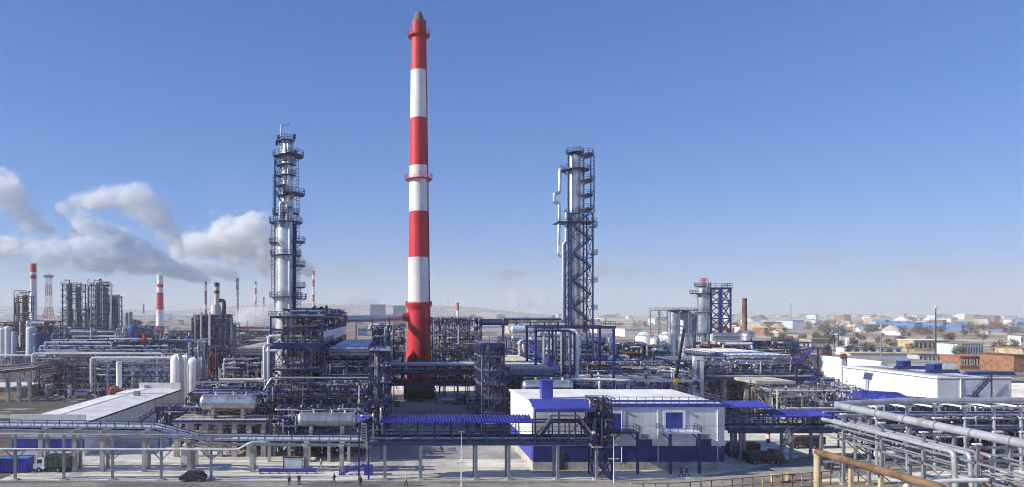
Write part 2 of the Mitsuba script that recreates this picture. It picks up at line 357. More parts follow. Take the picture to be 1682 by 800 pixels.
# ------------------------------------------------------------------ the setting
def sheet(x0, x1, y0, y1, z, nx=1, ny=1):
    xs, ys = np.linspace(x0, x1, nx + 1), np.linspace(y0, y1, ny + 1); g = np.array([(x, y, z) for y in ys for x in xs])
    f = [(j * (nx + 1) + i, j * (nx + 1) + i + 1, (j + 1) * (nx + 1) + i + 1, (j + 1) * (nx + 1) + i) for j in range(ny) for i in range(nx)]
    m = M(); f = np.array(f); m.add(g, np.vstack([f[:, [0, 1, 2]], f[:, [0, 2, 3]]])); return m
struct('ground', sheet(-18000, 18000, -4000, 19000, 0), 'm_ground')
struct('plant_soil', sheet(-520, 330, 119.6, 760, .006), 'm_soil')
struct('plant_yard', sheet(-72, 300, 119.55, 290, .016), 'm_yard')
struct('courtyard_shade_sheet', sheet(-4, 25.4, 138, 252, .024), 'm_courtyard_shade')  # darker sheet over the yard, the courtyard shade painted into its colour
EDGE = [(-300, 106, 119.5), (40, 106, 119.5), (52, 110, 121.5), (66, 117, 128), (84, 124, 140), (120, 131, 147), (300, 150, 168)]
m = M(); m.add([(x, y, .03) for x, a, b in EDGE for y in (a, b)], [f for k in range(len(EDGE) - 1) for f in ((2 * k, 2 * k + 2, 2 * k + 3), (2 * k, 2 * k + 3, 2 * k + 1))]); struct('service_road', m, 'm_road')
m = M()
for p, q in zip(EDGE[:2], EDGE[1:3]): m.beam((p[0], p[2] + .15, .02), (q[0], q[2] + .15, .02), .3, .3)
struct('kerb', m, 'm_concrete')
def hill_mesh(x0, x1, y0, y1, hmax, seed, n=90):
    xs, ys = np.linspace(x0, x1, n), np.linspace(y0, y1, 24); gx, gy = np.meshgrid(xs, ys)
    u, v = (gx - x0) / (x1 - x0), (gy - y0) / (y1 - y0)
    h = np.sin(np.pi * u) ** .8 * np.sin(np.pi * v) * (.55 + .7 * meshkit.fbm(np.stack([gx / 1100, gy / 1100, gx * 0], -1), 4, seed)) * hmax - 4
    P = np.stack([gx, gy, h], -1).reshape(-1, 3); i = np.arange(n * 24).reshape(24, n)
    q = np.stack([i[:-1, :-1], i[:-1, 1:], i[1:, 1:], i[1:, :-1]], -1).reshape(-1, 4)
    m = M(); m.add(P, np.vstack([q[:, [0, 1, 2]], q[:, [0, 2, 3]]])); return m
struct('hills', hill_mesh(-2600, 1500, 5200, 8600, 150, 3), 'm_ground')
struct('far_hills', hill_mesh(-11000, -1500, 7500, 12500, 150, 8), 'm_ground')

# ------------------------------------------------------------------ main chimney
CX, CY = 7.5, 252.0
t = thing('red_white_chimney', 'tallest chimney of all, banded red and white, standing behind the courtyard bridges', 'chimney')
CD = D(CX, CY); cz = lambda py: EYE - (py - HOR) * CD / FPX; cr = lambda py: np.interp(py, [35, 290, 497, 600, 650], [24, 30, 35, 41, 43]) * CD / FPX / 2
for a, b, mt in ((650, 497, 'm_chimney_red'), (497, 423, 'm_chimney_white'), (423, 348, 'm_chimney_red'), (348, 273, 'm_chimney_white'), (273, 195, 'm_chimney_red'), (195, 117, 'm_chimney_white'), (117, 36, 'm_chimney_red')):
    z0 = 0 if a == 650 else cz(a)
    part(t, 'section', M().cyl((CX, CY, z0), (CX, CY, cz(b)), cr(a), cr(b), 40), mt)
for z in np.arange(6, cz(40), 6.0): r_ = cr(HOR + (EYE - z) * FPX / CD); part(t, 'joint_ring', M().lathe((CX, CY, 0), [(r_ - .02, z), (r_ + .05, z + .03), (r_ + .05, z + .2), (r_ - .02, z + .23)], 40, sharp=True), 'm_chimney_white' if any(cz(a_) < z < cz(b_) for a_, b_ in ((497, 423), (348, 273), (195, 117))) else 'm_chimney_red')
part(t, 'flue_tip', M().cyl((CX, CY, cz(36)), (CX, CY, cz(21)), 2.3, 1.15, 24), 'm_greyroof')
part(t, 'collar', M().lathe((CX, CY, 0), [(cr(510), cz(509)), (cr(497) + .9, cz(501)), (cr(497) + .9, cz(497)), (cr(497), cz(497) + .02)], 40, sharp=True), 'm_chimney_red')
ribs = M()
for k in np.arange(0, 2 * np.pi, 2 * np.pi / 36):
    c, s = math.cos(k), math.sin(k); ribs.beam((CX + (cr(497) + .85) * c, CY + (cr(497) + .85) * s, cz(502)), (CX + (cr(497) + .85) * c, CY + (cr(497) + .85) * s, cz(495)), .22)
part(t, 'collar_rib', ribs, 'm_chimney_red', stuff=True)
for py, w in ((60, 1.3), (295, 1.7)):
    ring_deck(t, CX, CY, cz(py), cr(py), cr(py) + w, mat='m_chimney_red', h=1.8)
m = M()
for z in np.arange(4, cz(40), 1.2): m.beam((CX - .5, CY - cr(HOR + (EYE - z) * FPX / CD) - .25, z), (CX + .5, CY - cr(HOR + (EYE - z) * FPX / CD) - .25, z), .08)
xx = CX + cr(560) * .8; part(t, 'ladder', M().beam((CX + cr(650) * .93, CY - 1.2, 1), (CX + cr(40) * .93, CY - 1.2, cz(40)), .35, .5), 'm_chimney_red')
part(t, 'elbow_duct', M().path([(CX - 3.4, CY - 5.2, 5), (CX - 3.4, CY - 5.2, cz(590)), (CX - 2.4, CY - 3, cz(578))], 1.3, 14), 'm_chimney_red')
part(t, 'inlet_flange', M().cyl((CX - cr(520) - 2.4, CY - 2, cz(521)), (CX - cr(520) + 1, CY, cz(521)), 1.25, 2.1, 18), 'm_chimney_red')
m = M().path([(X(568, 232), 232, 28.0), (CX - 8, CY - 2.5, 28.4), (CX - cr(520) - 2.2, CY - 2, cz(521))], 1.3, 14)
t = thing('flue_duct', 'fat mauve grey duct running into the red chimney base from the air cooler deck', 'duct')
part(t, 'tube', m, 'm_pipe')
for px in (585, 612, 640):
    x = X(px, 243); part(t, 'stiffener', M().cyl((x - .15, 246 if px > 630 else 240, 28.2), (x + .15, 246 if px > 630 else 240, 28.2), 1.42, n=14), 'm_steel')
    part(t, 'leg', B(x - .25, x + .25, 243.2, 243.7, 0, 26.9), 'm_steel')
t = thing('flue_duct', 'navy duct leaving the red chimney base towards the lattice framed column', 'duct')
part(t, 'tube', M().path([(CX + cr(520) - .6, CY, cz(529)), (X(835, 246), 246, cz(529))], 1.25, 14), 'm_navy')
for px in (722, 752, 790, 826):
    x = X(px, 249); part(t, 'leg', B(x - .3, x + .3, 248.6, 249.2, 0, cz(529) - 1.1), 'm_navy')
    part(t, 'saddle', B(x - .5, x + .5, 248, 251, cz(529) - 1.6, cz(529) - 1.0), 'm_navy')

# ------------------------------------------------------------------ tall column of the western unit
AX, AY = X(469.5, 174), 174.0; AD = D(AX, AY); az = lambda py: EYE - (py - HOR) * AD / FPX; am = AD / FPX
t = thing('distillation_column', 'tall stepped silver column ringed by many navy platforms above the blue frame', 'column')
a = np.linspace(np.pi / 2, 0, 6)
part(t, 'lower_shell', M().lathe((AX, AY, 0), [(2.75, 12), (2.75, az(380)), (1.45, az(345))], 28, sharp=False), 'm_alu')
part(t, 'upper_shell', M().lathe((AX + .3, AY, 0), [(1.42, az(350)), (1.42, az(236))] + [(1.42 * math.sin(k), az(236) + .7 * math.cos(k)) for k in a], 24), 'm_alu')
part(t, 'skirt', M().cyl((AX, AY, 0), (AX, AY, 12), 2.8, n=24), 'm_concrete')
for z in np.arange(14, az(384), 2.6): part(t, 'seam', M().lathe((AX, AY, 0), [(2.74, z), (2.79, z), (2.79, z + .12), (2.74, z + .12)], 28, sharp=True), 'm_alu')
for z in np.arange(az(340), az(240), 2.2): part(t, 'seam', M().lathe((AX + .3, AY, 0), [(1.41, z), (1.46, z), (1.46, z + .1), (1.41, z + .1)], 20, sharp=True), 'm_alu')
for py, r0, r1, a0, a1 in ((232, 1.4, 2.3, 0, 360), (257, 1.4, 4.6, -80, 45), (257, 1.4, 3.3, 100, 300), (272, 1.4, 2.6, 120, 360), (289, 1.4, 2.7, 110, 360), (306, 1.4, 2.6, 90, 280), (320, 1.4, 4.9, -90, 40), (322, 1.4, 2.4, 150, 300),
                          (352, 2, 3.4, 130, 380), (366, 2.7, 4.3, 0, 360), (398, 2.7, 5.0, -60, 45), (400, 2.7, 4.2, 140, 230), (420, 2.7, 4.0, 0, 360), (437, 2.7, 5.0, -60, 40), (472, 2.7, 5.0, -60, 50), (488, 2.7, 4.2, 0, 360), (491, 2.7, 5.4, -50, 50)):
    ring_deck(t, AX, AY, az(py), r0, r1, a0, a1)
for x0, py0, py1, r, mt, yo in ((10.0 * am, 520, 345, .62, 'm_pipe', -2.6), (15.5 * am, 520, 372, .55, 'm_navy', -1.6), (5.5 * am, 360, 238, .32, 'm_alu', -1.7), (11.5 * am, 352, 232, .4, 'm_alu', -.4), (-3 * am, 372, 335, .42, 'm_alu', -2), (-17.5 * am, 355, 258, .2, 'm_navy', -.6), (-18 * am, 505, 372, .22, 'm_alu', -.9)):
    part(t, 'riser', M().path([(AX + x0, AY + yo, az(py0)), (AX + x0, AY + yo, az(py1)), (AX + x0 * .3, AY + yo * .3, az(py1) + .6)], r, 12), mt)
part(t, 'arch_pipe', M().path([(AX - 6 * am, AY - 2.9, az(375)), (AX - 6 * am, AY - 2.9, az(335)), (AX + 5 * am, AY - 2.9, az(335)), (AX + 5 * am, AY - 2.9, az(375))], .4, 10), 'm_pipe')
part(t, 'vent_pipe', M().path([(AX - 8 * am, AY, az(256)), (AX - 8 * am, AY, az(206)), (AX + 7 * am, AY, az(204))], .16, 8), 'm_pipe')
for x0, py0, py1 in ((21 * am, 320, 259), (22 * am, 397, 322), (23 * am, 470, 398), (24 * am, 540, 472), (-16 * am, 366, 290), (-19 * am, 420, 367), (-19 * am, 488, 422)):
    ladder(t, AX + x0, AY - 2.2, az(py0), az(py1))
for px, py in ((-14, 236), (-10, 228), (15, 226), (17, 252)): part(t, 'valve', M().lathe((AX + px * am, AY - 1, az(py)), [(.05, -.8), (.45, -.5), (.3, 0), (.5, .3), (.05, .8)], 10), 'm_navy')

# ------------------------------------------------------------------ lattice framed column of the eastern unit
BX, BY = X(944, 205), 205.0; BD = D(BX, BY); bz = lambda py: EYE - (py - HOR) * BD / FPX; bm = BD / FPX
t = thing('distillation_column', 'silver column rising out of a purple navy lattice stair tower behind the white compressor hall', 'column')
part(t, 'shell', M().lathe((BX, BY, 0), [(1.95, 10), (1.95, bz(258))] + [(1.95 * math.sin(k), bz(258) + 1.0 * math.cos(k)) for k in a], 26), 'm_alu')
for z in np.arange(14, bz(262), 2.4): part(t, 'seam', M().lathe((BX, BY, 0), [(1.94, z), (1.99, z), (1.99, z + .12), (1.94, z + .12)], 26, sharp=True), 'm_alu')
lx, ly, lw = BX + 7 * bm, BY, 6.6
part(t, 'pedestal', B(BX - 2.2, BX + 2.2, BY - 2.2, BY + 2.2, 0, 10), 'm_concrete')
lattice(t, lx, ly, lw, bz(640), bz(352), 8, 'm_navy', .42, .15)
zs = np.linspace(bz(530), bz(352), 9)
for k, (z0, z1) in enumerate(zip(zs[:-1], zs[1:])):
    s = 1 if k % 2 else -1
    stair(t, (lx - s * 2.7, ly - 3.0, z0 + .1), (lx + s * 2.2, ly - 3.0, z1 - .1), 1.0)
    if k % 2 == 0: part(t, 'landing', B(lx + lw / 2 - .6, lx + lw / 2 + 1.4, ly - 3.6, ly - .4, z1 - .15, z1), 'm_navy'); part(t, 'landing_rail', M().rail([(lx + lw / 2 - .6, ly - 3.6, z1), (lx + lw / 2 + 1.4, ly - 3.6, z1), (lx + lw / 2 + 1.4, ly - .4, z1)], 1.2, .1, 1), 'm_navy')
for py, r0, r1, a0, a1 in ((251, .2, 2.6, 0, 360), (256, 1.95, 5.6, -60, 40), (280, 1.95, 4.4, 130, 400), (298, 1.95, 5.4, -60, 45), (322, 1.95, 5.4, -60, 45), (345, 1.95, 5.4, -60, 45), (352, 1.95, 3, 90, 300)): ring_deck(t, BX, BY, bz(py), r0, r1, a0, a1)
part(t, 'deck', B(BX - 6.0, lx + lw / 2 + 1, BY - 3.6, BY + 3.5, bz(367), bz(367) + .2), 'm_navy')
part(t, 'deck_rail', M().rail([(BX - 6.0, BY - 3.6, bz(367)), (lx + lw / 2 + 1, BY - 3.6, bz(367)), (lx + lw / 2 + 1, BY + 3.5, bz(367))], 1.2, .1), 'm_navy')
part(t, 'corner_post', M().beam((BX + 28 * bm, BY - 2.6, bz(352)), (BX + 28 * bm, BY - 2.6, bz(258)), .22), 'm_navy')
part(t, 'corner_post', M().beam((BX + 21 * bm, BY - 3.2, bz(352)), (BX + 21 * bm, BY - 3.2, bz(258)), .22), 'm_navy')
ladder(t, BX + 25 * bm, BY - 2.8, bz(352), bz(256))
for o in (11.5, -13): part(t, 'side_pipe', M().path([(BX + o * bm, BY - 1.9, bz(545)), (BX + o * bm, BY - 1.9, bz(256)), (BX, BY, bz(252))], .3, 10), 'm_rust' if o > 0 else 'm_navy')
part(t, 'overhead_pipe', M().path([(BX - 3, BY - .5, bz(278)), (BX - 25 * bm, BY - .5, bz(278)), (BX - 25 * bm, BY - .5, bz(317)), (BX - 34 * bm, BY - .5, bz(318)), (BX - 34 * bm, BY - .5, bz(333)), (BX - 26 * bm, BY - .5, bz(334)), (BX - 27 * bm, BY - .5, bz(421)), (BX - 14 * bm, BY - .5, bz(421))], .52, 12), 'm_alu')
part(t, 'down_pipe', M().path([(BX - 20 * bm, BY - 1, bz(525)), (BX - 20 * bm, BY - 1, bz(402)), (BX - 15 * bm, BY - 1, bz(398)), (BX - 15 * bm, BY - 1, bz(350))], .6, 12), 'm_pipe')
part(t, 'lightning_rod', M().beam((BX + 1.5, BY, bz(252)), (BX + 1.5, BY, bz(238)), .12), 'm_steel')

# ------------------------------------------------------------------ generic plant pieces
def air_cooler(name, label, x0, x1, y0, y1, z, nx, ny, top='m_pale', fence='m_navy', group=None, leg0=None):
    t = thing(name, label, 'air cooler', group)
    part(t, 'plenum', B(x0, x1, y0, y1, z - 1.6, z - .05), 'm_steel')
    w, l = (x1 - x0) / nx, (y1 - y0) / ny
    for i in range(nx):
        for j in range(ny):
            part(t, 'tube_bundle', B(x0 + i * w + .12, x0 + (i + 1) * w - .12, y0 + j * l + .15, y0 + (j + 1) * l - .15, z - .04, z + .22 + .05 * ((i + j) % 2)), top)
    for s, (a, b) in enumerate((((x0 - 1, y0 - 1), (x1 + 1, y0 - 1)), ((x0 - 1, y0 - 1), (x0 - 1, y1 + 1)), ((x1 + 1, y0 - 1), (x1 + 1, y1 + 1)))):
        part(t, 'walkway', B(min(a[0], b[0]) - .5, max(a[0], b[0]) + .5, min(a[1], b[1]) - (.5 if s == 0 else -.6), max(a[1], b[1]) + .5, z - .9 - .01 * s, z - .75 - .01 * s), fence)
        part(t, 'guard_rail', M().rail([(*a, z - .7), (*b, z - .7)], 1.2, .1, 1.6), fence)
    for i in range(max(2, nx)):
        for j in range(max(2, ny)):
            part(t, 'fan_ring', M().cyl((x0 + (i + .5) * w, y0 + (j + .5) * l, z - 2.5), (x0 + (i + .5) * w, y0 + (j + .5) * l, z - 1.58), min(w, l) * .4, n=14), 'm_steel') if i < nx and j < ny else None
    if leg0 is not None:
        for x in np.linspace(x0 + .3, x1 - .3, nx + 1):
            for y in (y0 + .3, (y0 + y1) / 2, y1 - .3): part(t, 'leg', B(x - .2, x + .2, y - .2, y + .2, leg0, z - 1.6), fence)
    return t
def equip(x0, x1, y0, y1, z, n, seed, where, hmax=5.0, mats=('m_alu', 'm_pipe', 'm_white', 'm_navy', 'm_rust', 'm_red', 'm_steel')):
    R = random.Random(seed); kinds = {'m_alu': 'silver', 'm_pipe': 'grey', 'm_white': 'white', 'm_navy': 'navy', 'm_rust': 'rusty', 'm_red': 'red', 'm_steel': 'steel grey'}
    for i in range(n):
        x = x0 + (x1 - x0) * (i + R.uniform(.25, .75)) / n; y = R.uniform(y0, y1); mt = mats[R.choices(range(len(mats)), [5, 4, 2, 1, 1, .6, 1][:len(mats)])[0]]; c = kinds[mt]; r = R.uniform(.45, .85)
        k = R.random()
        if k < .35:
            hvessel('heat_exchanger', f'{c} heat exchanger {where}', x, y, z + .5 + r, R.uniform(3.5, 5.5), r, 'x', mt, z + .05, 'm_concrete', f'{c} exchangers {where}', 'heat exchanger', False)
        elif k < .65:
            t = vvessel('upright_drum', f'upright {c} drum {where}', x, y, z + .6, z + R.uniform(2.4, hmax), r, mt, f'{c} drums {where}', 'vessel', n=14)
            part(t, 'base', M().cyl((x, y, z + .02), (x, y, z + .62), r * .8, n=12), 'm_dark')
        else:
            t = thing('pump', f'small {c} pump {where}', 'pump', f'{c} pumps {where}')
            part(t, 'base', B(x - 1, x + 1, y - .4, y + .4, z + .02, z + .35), 'm_concrete'); part(t, 'motor', M().cyl((x - .9, y, z + .75), (x + .1, y, z + .75), .38, n=12), mt)
            part(t, 'casing', M().lathe((x + .5, y, z + .75), [(.05, -.3), (.5, -.2), (.5, .2), (.05, .3)], 12, 'y'), 'm_steel')
            part(t, 'riser', M().path([(x + .5, y, z + 1.1), (x + .5, y, z + R.uniform(2, hmax)), (x + R.uniform(-2, 2), y + .01, z + hmax)], .12, 8), 'm_alu')

# ------------------------------------------------------------------ western process unit
t = thing('process_frame', 'tall navy steel frame carrying the stepped silver column', 'steel frame')
skeleton(t, X(445, 165), X(529, 165), 165, 189, [7.5, 11.5, 16.3, 22.6, 26.2, 29.3], 3, 3, decks=(1, 2, 3, 5), rails=(2, 3, 5), braces=(1, 3, 4))
pipes(t, X(447, 165), X(527, 165), 166, 184, 8, 29, 60, 1)
stair(t, (X(450, 163), 163.2, .1), (X(472, 163), 163.2, 7.5)); stair(t, (X(474, 163), 163.2, 7.6), (X(454, 163), 163.2, 11.5)); stair(t, (X(500, 163), 163.2, 16.3), (X(522, 163), 163.2, 22.6))
part(t, 'header_beam', B(X(440, 164), X(533, 164), 163.9, 164.5, 21.2, 22.8), 'm_navy')
part(t, 'cladding_panel', B(X(462, 172), X(494, 172), 171.5, 171.8, 7.7, 15.4), 'm_cream')
for k in range(6): part(t, 'cladding_rib', B(X(462 + k * 6.4, 171.4) - .12, X(462 + k * 6.4, 171.4) + .12, 171.2, 171.48, 7.8, 15.3), 'm_steel')
for px, z0, z1 in ((436, 7, 21), (441, 12, 24.5)):
    x = X(px, 163); part(t, 'riser', M().path([(x, 163, z0), (x, 163, z1), (x + 3, 163, z1)], .35, 10), 'm_white')
part(t, 'white_pipe', M().path([(X(360, 160), 160, 14.2), (X(434, 160), 160, 14.2), (X(434, 160), 160, 22.3), (X(447, 164), 163.2, 22.4)], .34, 10), 'm_white')
part(t, 'white_pipe', M().path([(X(400, 158), 158, 10.8), (X(430, 158), 158, 11), (X(446, 158), 158, 14.8), (X(606, 158), 158, 14.8)], .26, 10), 'm_pipe')
xl, xr = X(500, 168), X(529, 165)
t = thing('process_frame', 'long navy frame with upper deck and white louvres running back beside the stepped column', 'steel frame')
skeleton(t, xr - 9.5, xr, 190, 238, [9, 16.3, 22.6, 29.3], 1, 8, decks=(1, 2, 3), rails=(3,), braces=(1, 3))
for k in range(14): part(t, 'louvre_panel', B(xr + .22, xr + .35, 166 + k * 5.1, 166 + k * 5.1 + 4.8, 22.9, 25.6), 'm_white')
for k in range(17): part(t, 'valve_stand', M().cyl((xr - 1 - (k % 3) * 2.7, 192 + k * 2.7, 29.45), (xr - 1 - (k % 3) * 2.7, 192 + k * 2.7, 30.6 + (k * 7 % 5) * .35), .3, n=8), 'm_navy' if k % 3 else 'm_alu')
pipes(t, xr - 9, xr - .5, 192, 236, 17, 28.5, 40, 2)
pipes(t, xr - 12, xr + .5, 164, 240, 29.6, 31.2, 22, 21, ('m_navy', 'm_alu', 'm_navy', 'm_pipe'), (.12, .3))
air_cooler('air_cooler', 'long pale blue flat air cooler deck next to the white louvres', xr + 1.6, X(606, 165), 165.5, 218, 21.3, 3, 8, fence='m_navy')
t = thing('process_frame', 'navy frame with concrete posts under the pale blue air cooler deck', 'steel frame')
skeleton(t, xr + .8, X(608, 165), 163.5, 219, [6, 10.2, 15, 18.6], 2, 6, decks=(1, 2), rails=(1, 2), braces=(2,), postmat=None)
pipes(t, xr + 1, X(606, 165), 164, 190, 6.5, 18, 70, 3)
stair(t, (X(545, 162), 162.3, 10.2), (X(583, 162), 162.3, 15)); stair(t, (X(540, 161), 161.2, .1), (X(572, 161), 161.2, 6))
equip(xr + 2, X(600, 165), 166, 178, 10.3, 5, 31, 'on the deck under the pale blue air cooler'); equip(xr + 2, X(600, 165), 166, 178, .0, 5, 32, 'on the ground under the pale blue air cooler')
equip(X(448, 165), X(525, 165), 166, 176, 11.6, 5, 33, 'inside the frame below the stepped column'); equip(X(448, 165), X(525, 165), 166, 176, 16.4, 4, 34, 'high in the frame below the stepped column')
for px in (534, 547, 604):
    pass
t = thing('air_cooler_support', 'concrete columns with beam and pipes west of the tall navy frame', 'support frame')
xa, xb = X(362, 176), X(441, 176)
skeleton(t, xa, xb, 176, 216, [6, 10.5, 15.2], 4, 4, 'm_steel', .7, .7, decks=(1, 2), rails=(1, 2), postmat='m_concrete', railmat='m_navy')
pipes(t, xa, xb, 174.5, 190, 5, 19, 60, 4)
equip(xa + 1, xb - 1, 178, 186, 10.6, 6, 35, 'on the concrete support west of the tall frame'); equip(xa + 1, xb - 1, 178, 186, 15.3, 6, 36, 'on the upper concrete deck west of the tall frame', 3.2)
air_cooler('air_cooler', 'beige grey air cooler deck on the far left side of the stepped column', xa + 3.5, xb - .5, 178, 222, 20.6, 2, 6, 'm_concrete', leg0=15.3)
# dark stair towers on both sides of the courtyard
def stair_tower(label, x0, x1, y0, y1, top, n, seed):
    t = thing('stair_tower', label, 'stair tower')
    zs = list(np.linspace(top / n, top, n)); skeleton(t, x0, x1, y0, y1, zs, 2, 3, decks=range(n), rails=range(n), braces=range(0, n, 2), pw=.34, bh=.35)
    zz = [0] + zs
    for k in range(n):
        a, b = (x0 + .8, x1 - .8) if k % 2 == 0 else (x1 - .8, x0 + .8)
        stair(t, (a, y0 - .9, zz[k] + .1), (b, y0 - .9, zz[k + 1]))
    pipes(t, x0, x1, y0, y1, 1, top, 26, seed, ('m_navy', 'm_dark', 'm_navy', 'm_alu'))
stair_tower('dark navy stair tower on the west side of the shaded courtyard', X(609, 152), X(638, 152), 152, 176, 21.5, 6, 5)
stair_tower('navy stair tower between the courtyard and the pale cream air cooler', X(793, 158), X(828, 158), 158, 172, 23.0, 7, 6)
for k, (px0, px1, y, z0, z1, lab) in enumerate(((612, 640, 196, 12, 25, 'dark navy frame behind the western stair tower'), (712, 790, 236, 12, 27.5, 'navy pipe frame standing between the red chimney and the eastern stair tower'), (612, 664, 232, 12, 24.5, 'navy pipe frame standing just west of the red chimney base'))):
    t = thing('pipe_gantry', lab, 'steel frame')
    skeleton(t, X(px0, y), X(px1, y), y, y + 12, list(np.linspace(z0 - 6, z1, 5)), 4 if k == 1 else 3, 2, decks=(1, 3), rails=(1, 2, 3, 4), braces=(2, 4), pw=.3, bh=.3)
    pipes(t, X(px0, y), X(px1, y), y - 1, y + 12, 4, z1 + 1, 70 if k == 1 else 45, 40 + k)
    equip(X(px0, y) + 1, X(px1, y) - 1, y + 1, y + 6, list(np.linspace(z0 - 6, z1, 5))[1] + .1, 4, 140 + k, 'in the ' + lab.split(' standing')[0].split(' behind')[0] + (' by the courtyard' if k == 0 else ' near the red chimney' if k == 2 else ' east of the chimney'))

# courtyard bridges
xa, xb = X(642, 200), X(793, 200)
t = thing('pipe_bridge', 'pipe bridge with a thick pale blue pipe crossing the courtyard before the red chimney', 'pipe bridge')
for z in (9.3, 12.6): 
    for y in (200, 206): part(t, 'girder', B(xa, xb, y - .2, y + .2, z - .9, z), 'm_navy')
    part(t, 'deck', B(xa, xb, 200.3, 205.7, z - .3, z - .15), 'm_grate')
for k in range(9):
    x = xa + (xb - xa) * k / 8
    for y in (200, 206): part(t, 'post', B(x - .16, x + .16, y - .15, y + .15, 0 if k in (0, 8) else 8.4, 14.4), 'm_navy')
    part(t, 'cross_beam', B(x - .15, x + .15, 199.6, 206.4, 13.9, 14.2), 'm_navy')
part(t, 'pipe', M().path([(xa - 1, 200.5, 14.9), (xb + 1, 200.5, 14.9)], .62, 14), 'm_pale')
for k, (y, z, r, mt) in enumerate(((202, 14.7, .4, 'm_alu'), (203.3, 14.6, .3, 'm_rust'), (204.4, 14.6, .35, 'm_pipe'), (201, 9.8, .35, 'm_rust'), (202.5, 9.7, .3, 'm_pipe'), (204, 9.8, .4, 'm_navy'), (200.9, 13.0, .25, 'm_rust'), (203, 13.1, .35, 'm_alu'))): part(t, 'pipe', M().path([(xa, y, z), (xb, y, z)], r, 10), mt)
part(t, 'railing', M().rail([(xa, 199.8, 12.65), (xb, 199.8, 12.65)], 1.2, .09), 'm_navy')
pipes(t, xa + 14, xb, 201, 206, 9, 15.5, 16, 11, ('m_alu', 'm_rust', 'm_pipe'))
t = thing('pump_shelter', 'low dark shelter at the back of the shaded courtyard', 'shelter')
xa, xb = X(664, 226), X(716, 226)
part(t, 'roof', B(xa, xb, 226, 236, 4.2, 4.5), 'm_dark'); part(t, 'back_wall', B(xa, xb, 235, 235.4, 0, 4.2), 'm_dark')
for x in (xa + .2, (xa + xb) / 2, xb - .2): part(t, 'post', B(x - .15, x + .15, 226.1, 226.4, 0, 4.2), 'm_navy')
equip(X(735, 222), X(786, 222), 218, 226, 0, 6, 51, 'at the back of the courtyard', 4)
equip(X(640, 190), X(662, 190), 180, 190, 0, 2, 52, 'along the west edge of the courtyard', 3)
for k, (px, py, mt, lab) in enumerate(((652, 668, 'm_red', 'red fire monitor cabinet by the western stair tower'), (772, 672, 'm_orange', 'orange red machine standing in the courtyard near the eastern tower'), (757, 664, 'm_navy', 'small blue box on the courtyard floor'), (642, 664, 'm_white', 'small white box at the foot of the western stair tower'))):
    x, y = at(px, py); t = thing('equipment_box', lab, 'cabinet'); part(t, 'body', B(x - .9, x + .9, y - .6, y + .6, .02, 1.7), mt); part(t, 'lid', B(x - 1, x + 1, y - .7, y + .7, 1.7, 1.85), mt); part(t, 'door', B(x - .6, x + .6, y - .63, y - .601, .3, 1.5), 'm_steel')
# ------------------------------------------------------------------ eastern process unit
x0, x1 = X(833, 162), X(924, 162)
t = thing('process_frame', 'navy steel frame under the pale cream air cooler by the courtyard', 'steel frame')
skeleton(t, x0, x1, 162, 214, [5.5, 9.5, 13.6], 3, 6, decks=(1, 2), rails=(1, 2), braces=(0, 2), pw=.4)
pipes(t, x0, x1, 161, 200, 4, 15, 50, 7)
air_cooler('air_cooler', 'pale cream topped air cooler with royal blue walkway behind the white compressor hall', x0 + .8, x1 - 2, 163, 212, 16.6, 2, 5, 'm_cream', 'm_royal')
t = thing('sloped_canopy', 'violet blue sloped canopy at the back of the pale cream air cooler', 'canopy')
m = M().hexa([(x1 - 1, 176, 17.2), (x1 + 1.5, 176, 16.4), (x1 + 1.5, 214, 20.3), (x1 - 1, 214, 21), (x1 - 1, 176, 17.4), (x1 + 1.5, 176, 16.6), (x1 + 1.5, 214, 20.5), (x1 - 1, 214, 21.2)]); part(t, 'roof', m, 'm_royal')
for y in (178, 195, 212): part(t, 'post', B(x1 - .2, x1 + .2, y - .2, y + .2, 13.6, 16.4 + (y - 176) * .1), 'm_navy')
# portal frame with hanging risers
xa, xb = X(880, 172), X(1009, 172); pz = Z(540, xb, 172)
t = thing('portal_frame', 'tall royal blue portal frame with white and blue risers behind the compressor hall', 'portal frame')
for k, px in enumerate((880, 925, 944, 1008)):
    for y in (172, 184): part(t, 'post', B(X(px, 172) - .28, X(px, 172) + .28, y - .28, y + .28, 0, pz - .02 * k), 'm_base' if k > 1 else 'm_navy')
for y in (172, 184): part(t, 'top_beam', B(xa - .4, xb + .4, y - .25, y + .25, pz, pz + .7), 'm_navy')
for px in (880, 944, 1008): part(t, 'cross_beam', B(X(px, 172) - .24, X(px, 172) + .24, 172.3, 183.7, pz + .02, pz + .6), 'm_navy')
part(t, 'railing', M().rail([(X(960, 172), 172, pz + .7), (xb + .3, 172, pz + .7), (xb + .3, 184, pz + .7)], 1.2, .09), 'm_navy')
for px, mt, r, y in ((948, 'm_white', .45, 171), (937, 'm_base', .34, 170.6), (902, 'm_navy', .3, 171), (913, 'm_navy', .25, 171), (893, 'm_alu', .3, 171.4), (922, 'm_alu', .22, 171)):
    x = X(px, y); part(t, 'riser', M().path([(x - 4, y, Z(543, x, y)), (x, y, Z(543, x, y)), (x, y, Z(622, x, y)), (x - 5, y, Z(622, x, y))], r, 12), mt)
part(t, 'long_pipe', M().path([(X(862, 168), 168, Z(622, X(862, 168), 168)), (X(1012, 168), 168, Z(624, X(1012, 168), 168))], .33, 10), 'm_white')
t = thing('process_frame', 'navy pipe loaded frame behind the royal blue portal frame', 'steel frame')
xa, xb = X(850, 214), X(1012, 206)
skeleton(t, xa, xb, 216, 246, [6, 11, 16, 20.8], 6, 3, decks=(1, 2, 3), rails=(2, 3), braces=(1, 3))
pipes(t, xa, xb, 213, 240, 8, 22, 90, 8); pipes(t, xa, xb, 210, 216, 12, 22, 30, 81, ('m_alu', 'm_pipe', 'm_white'), (.3, .65))
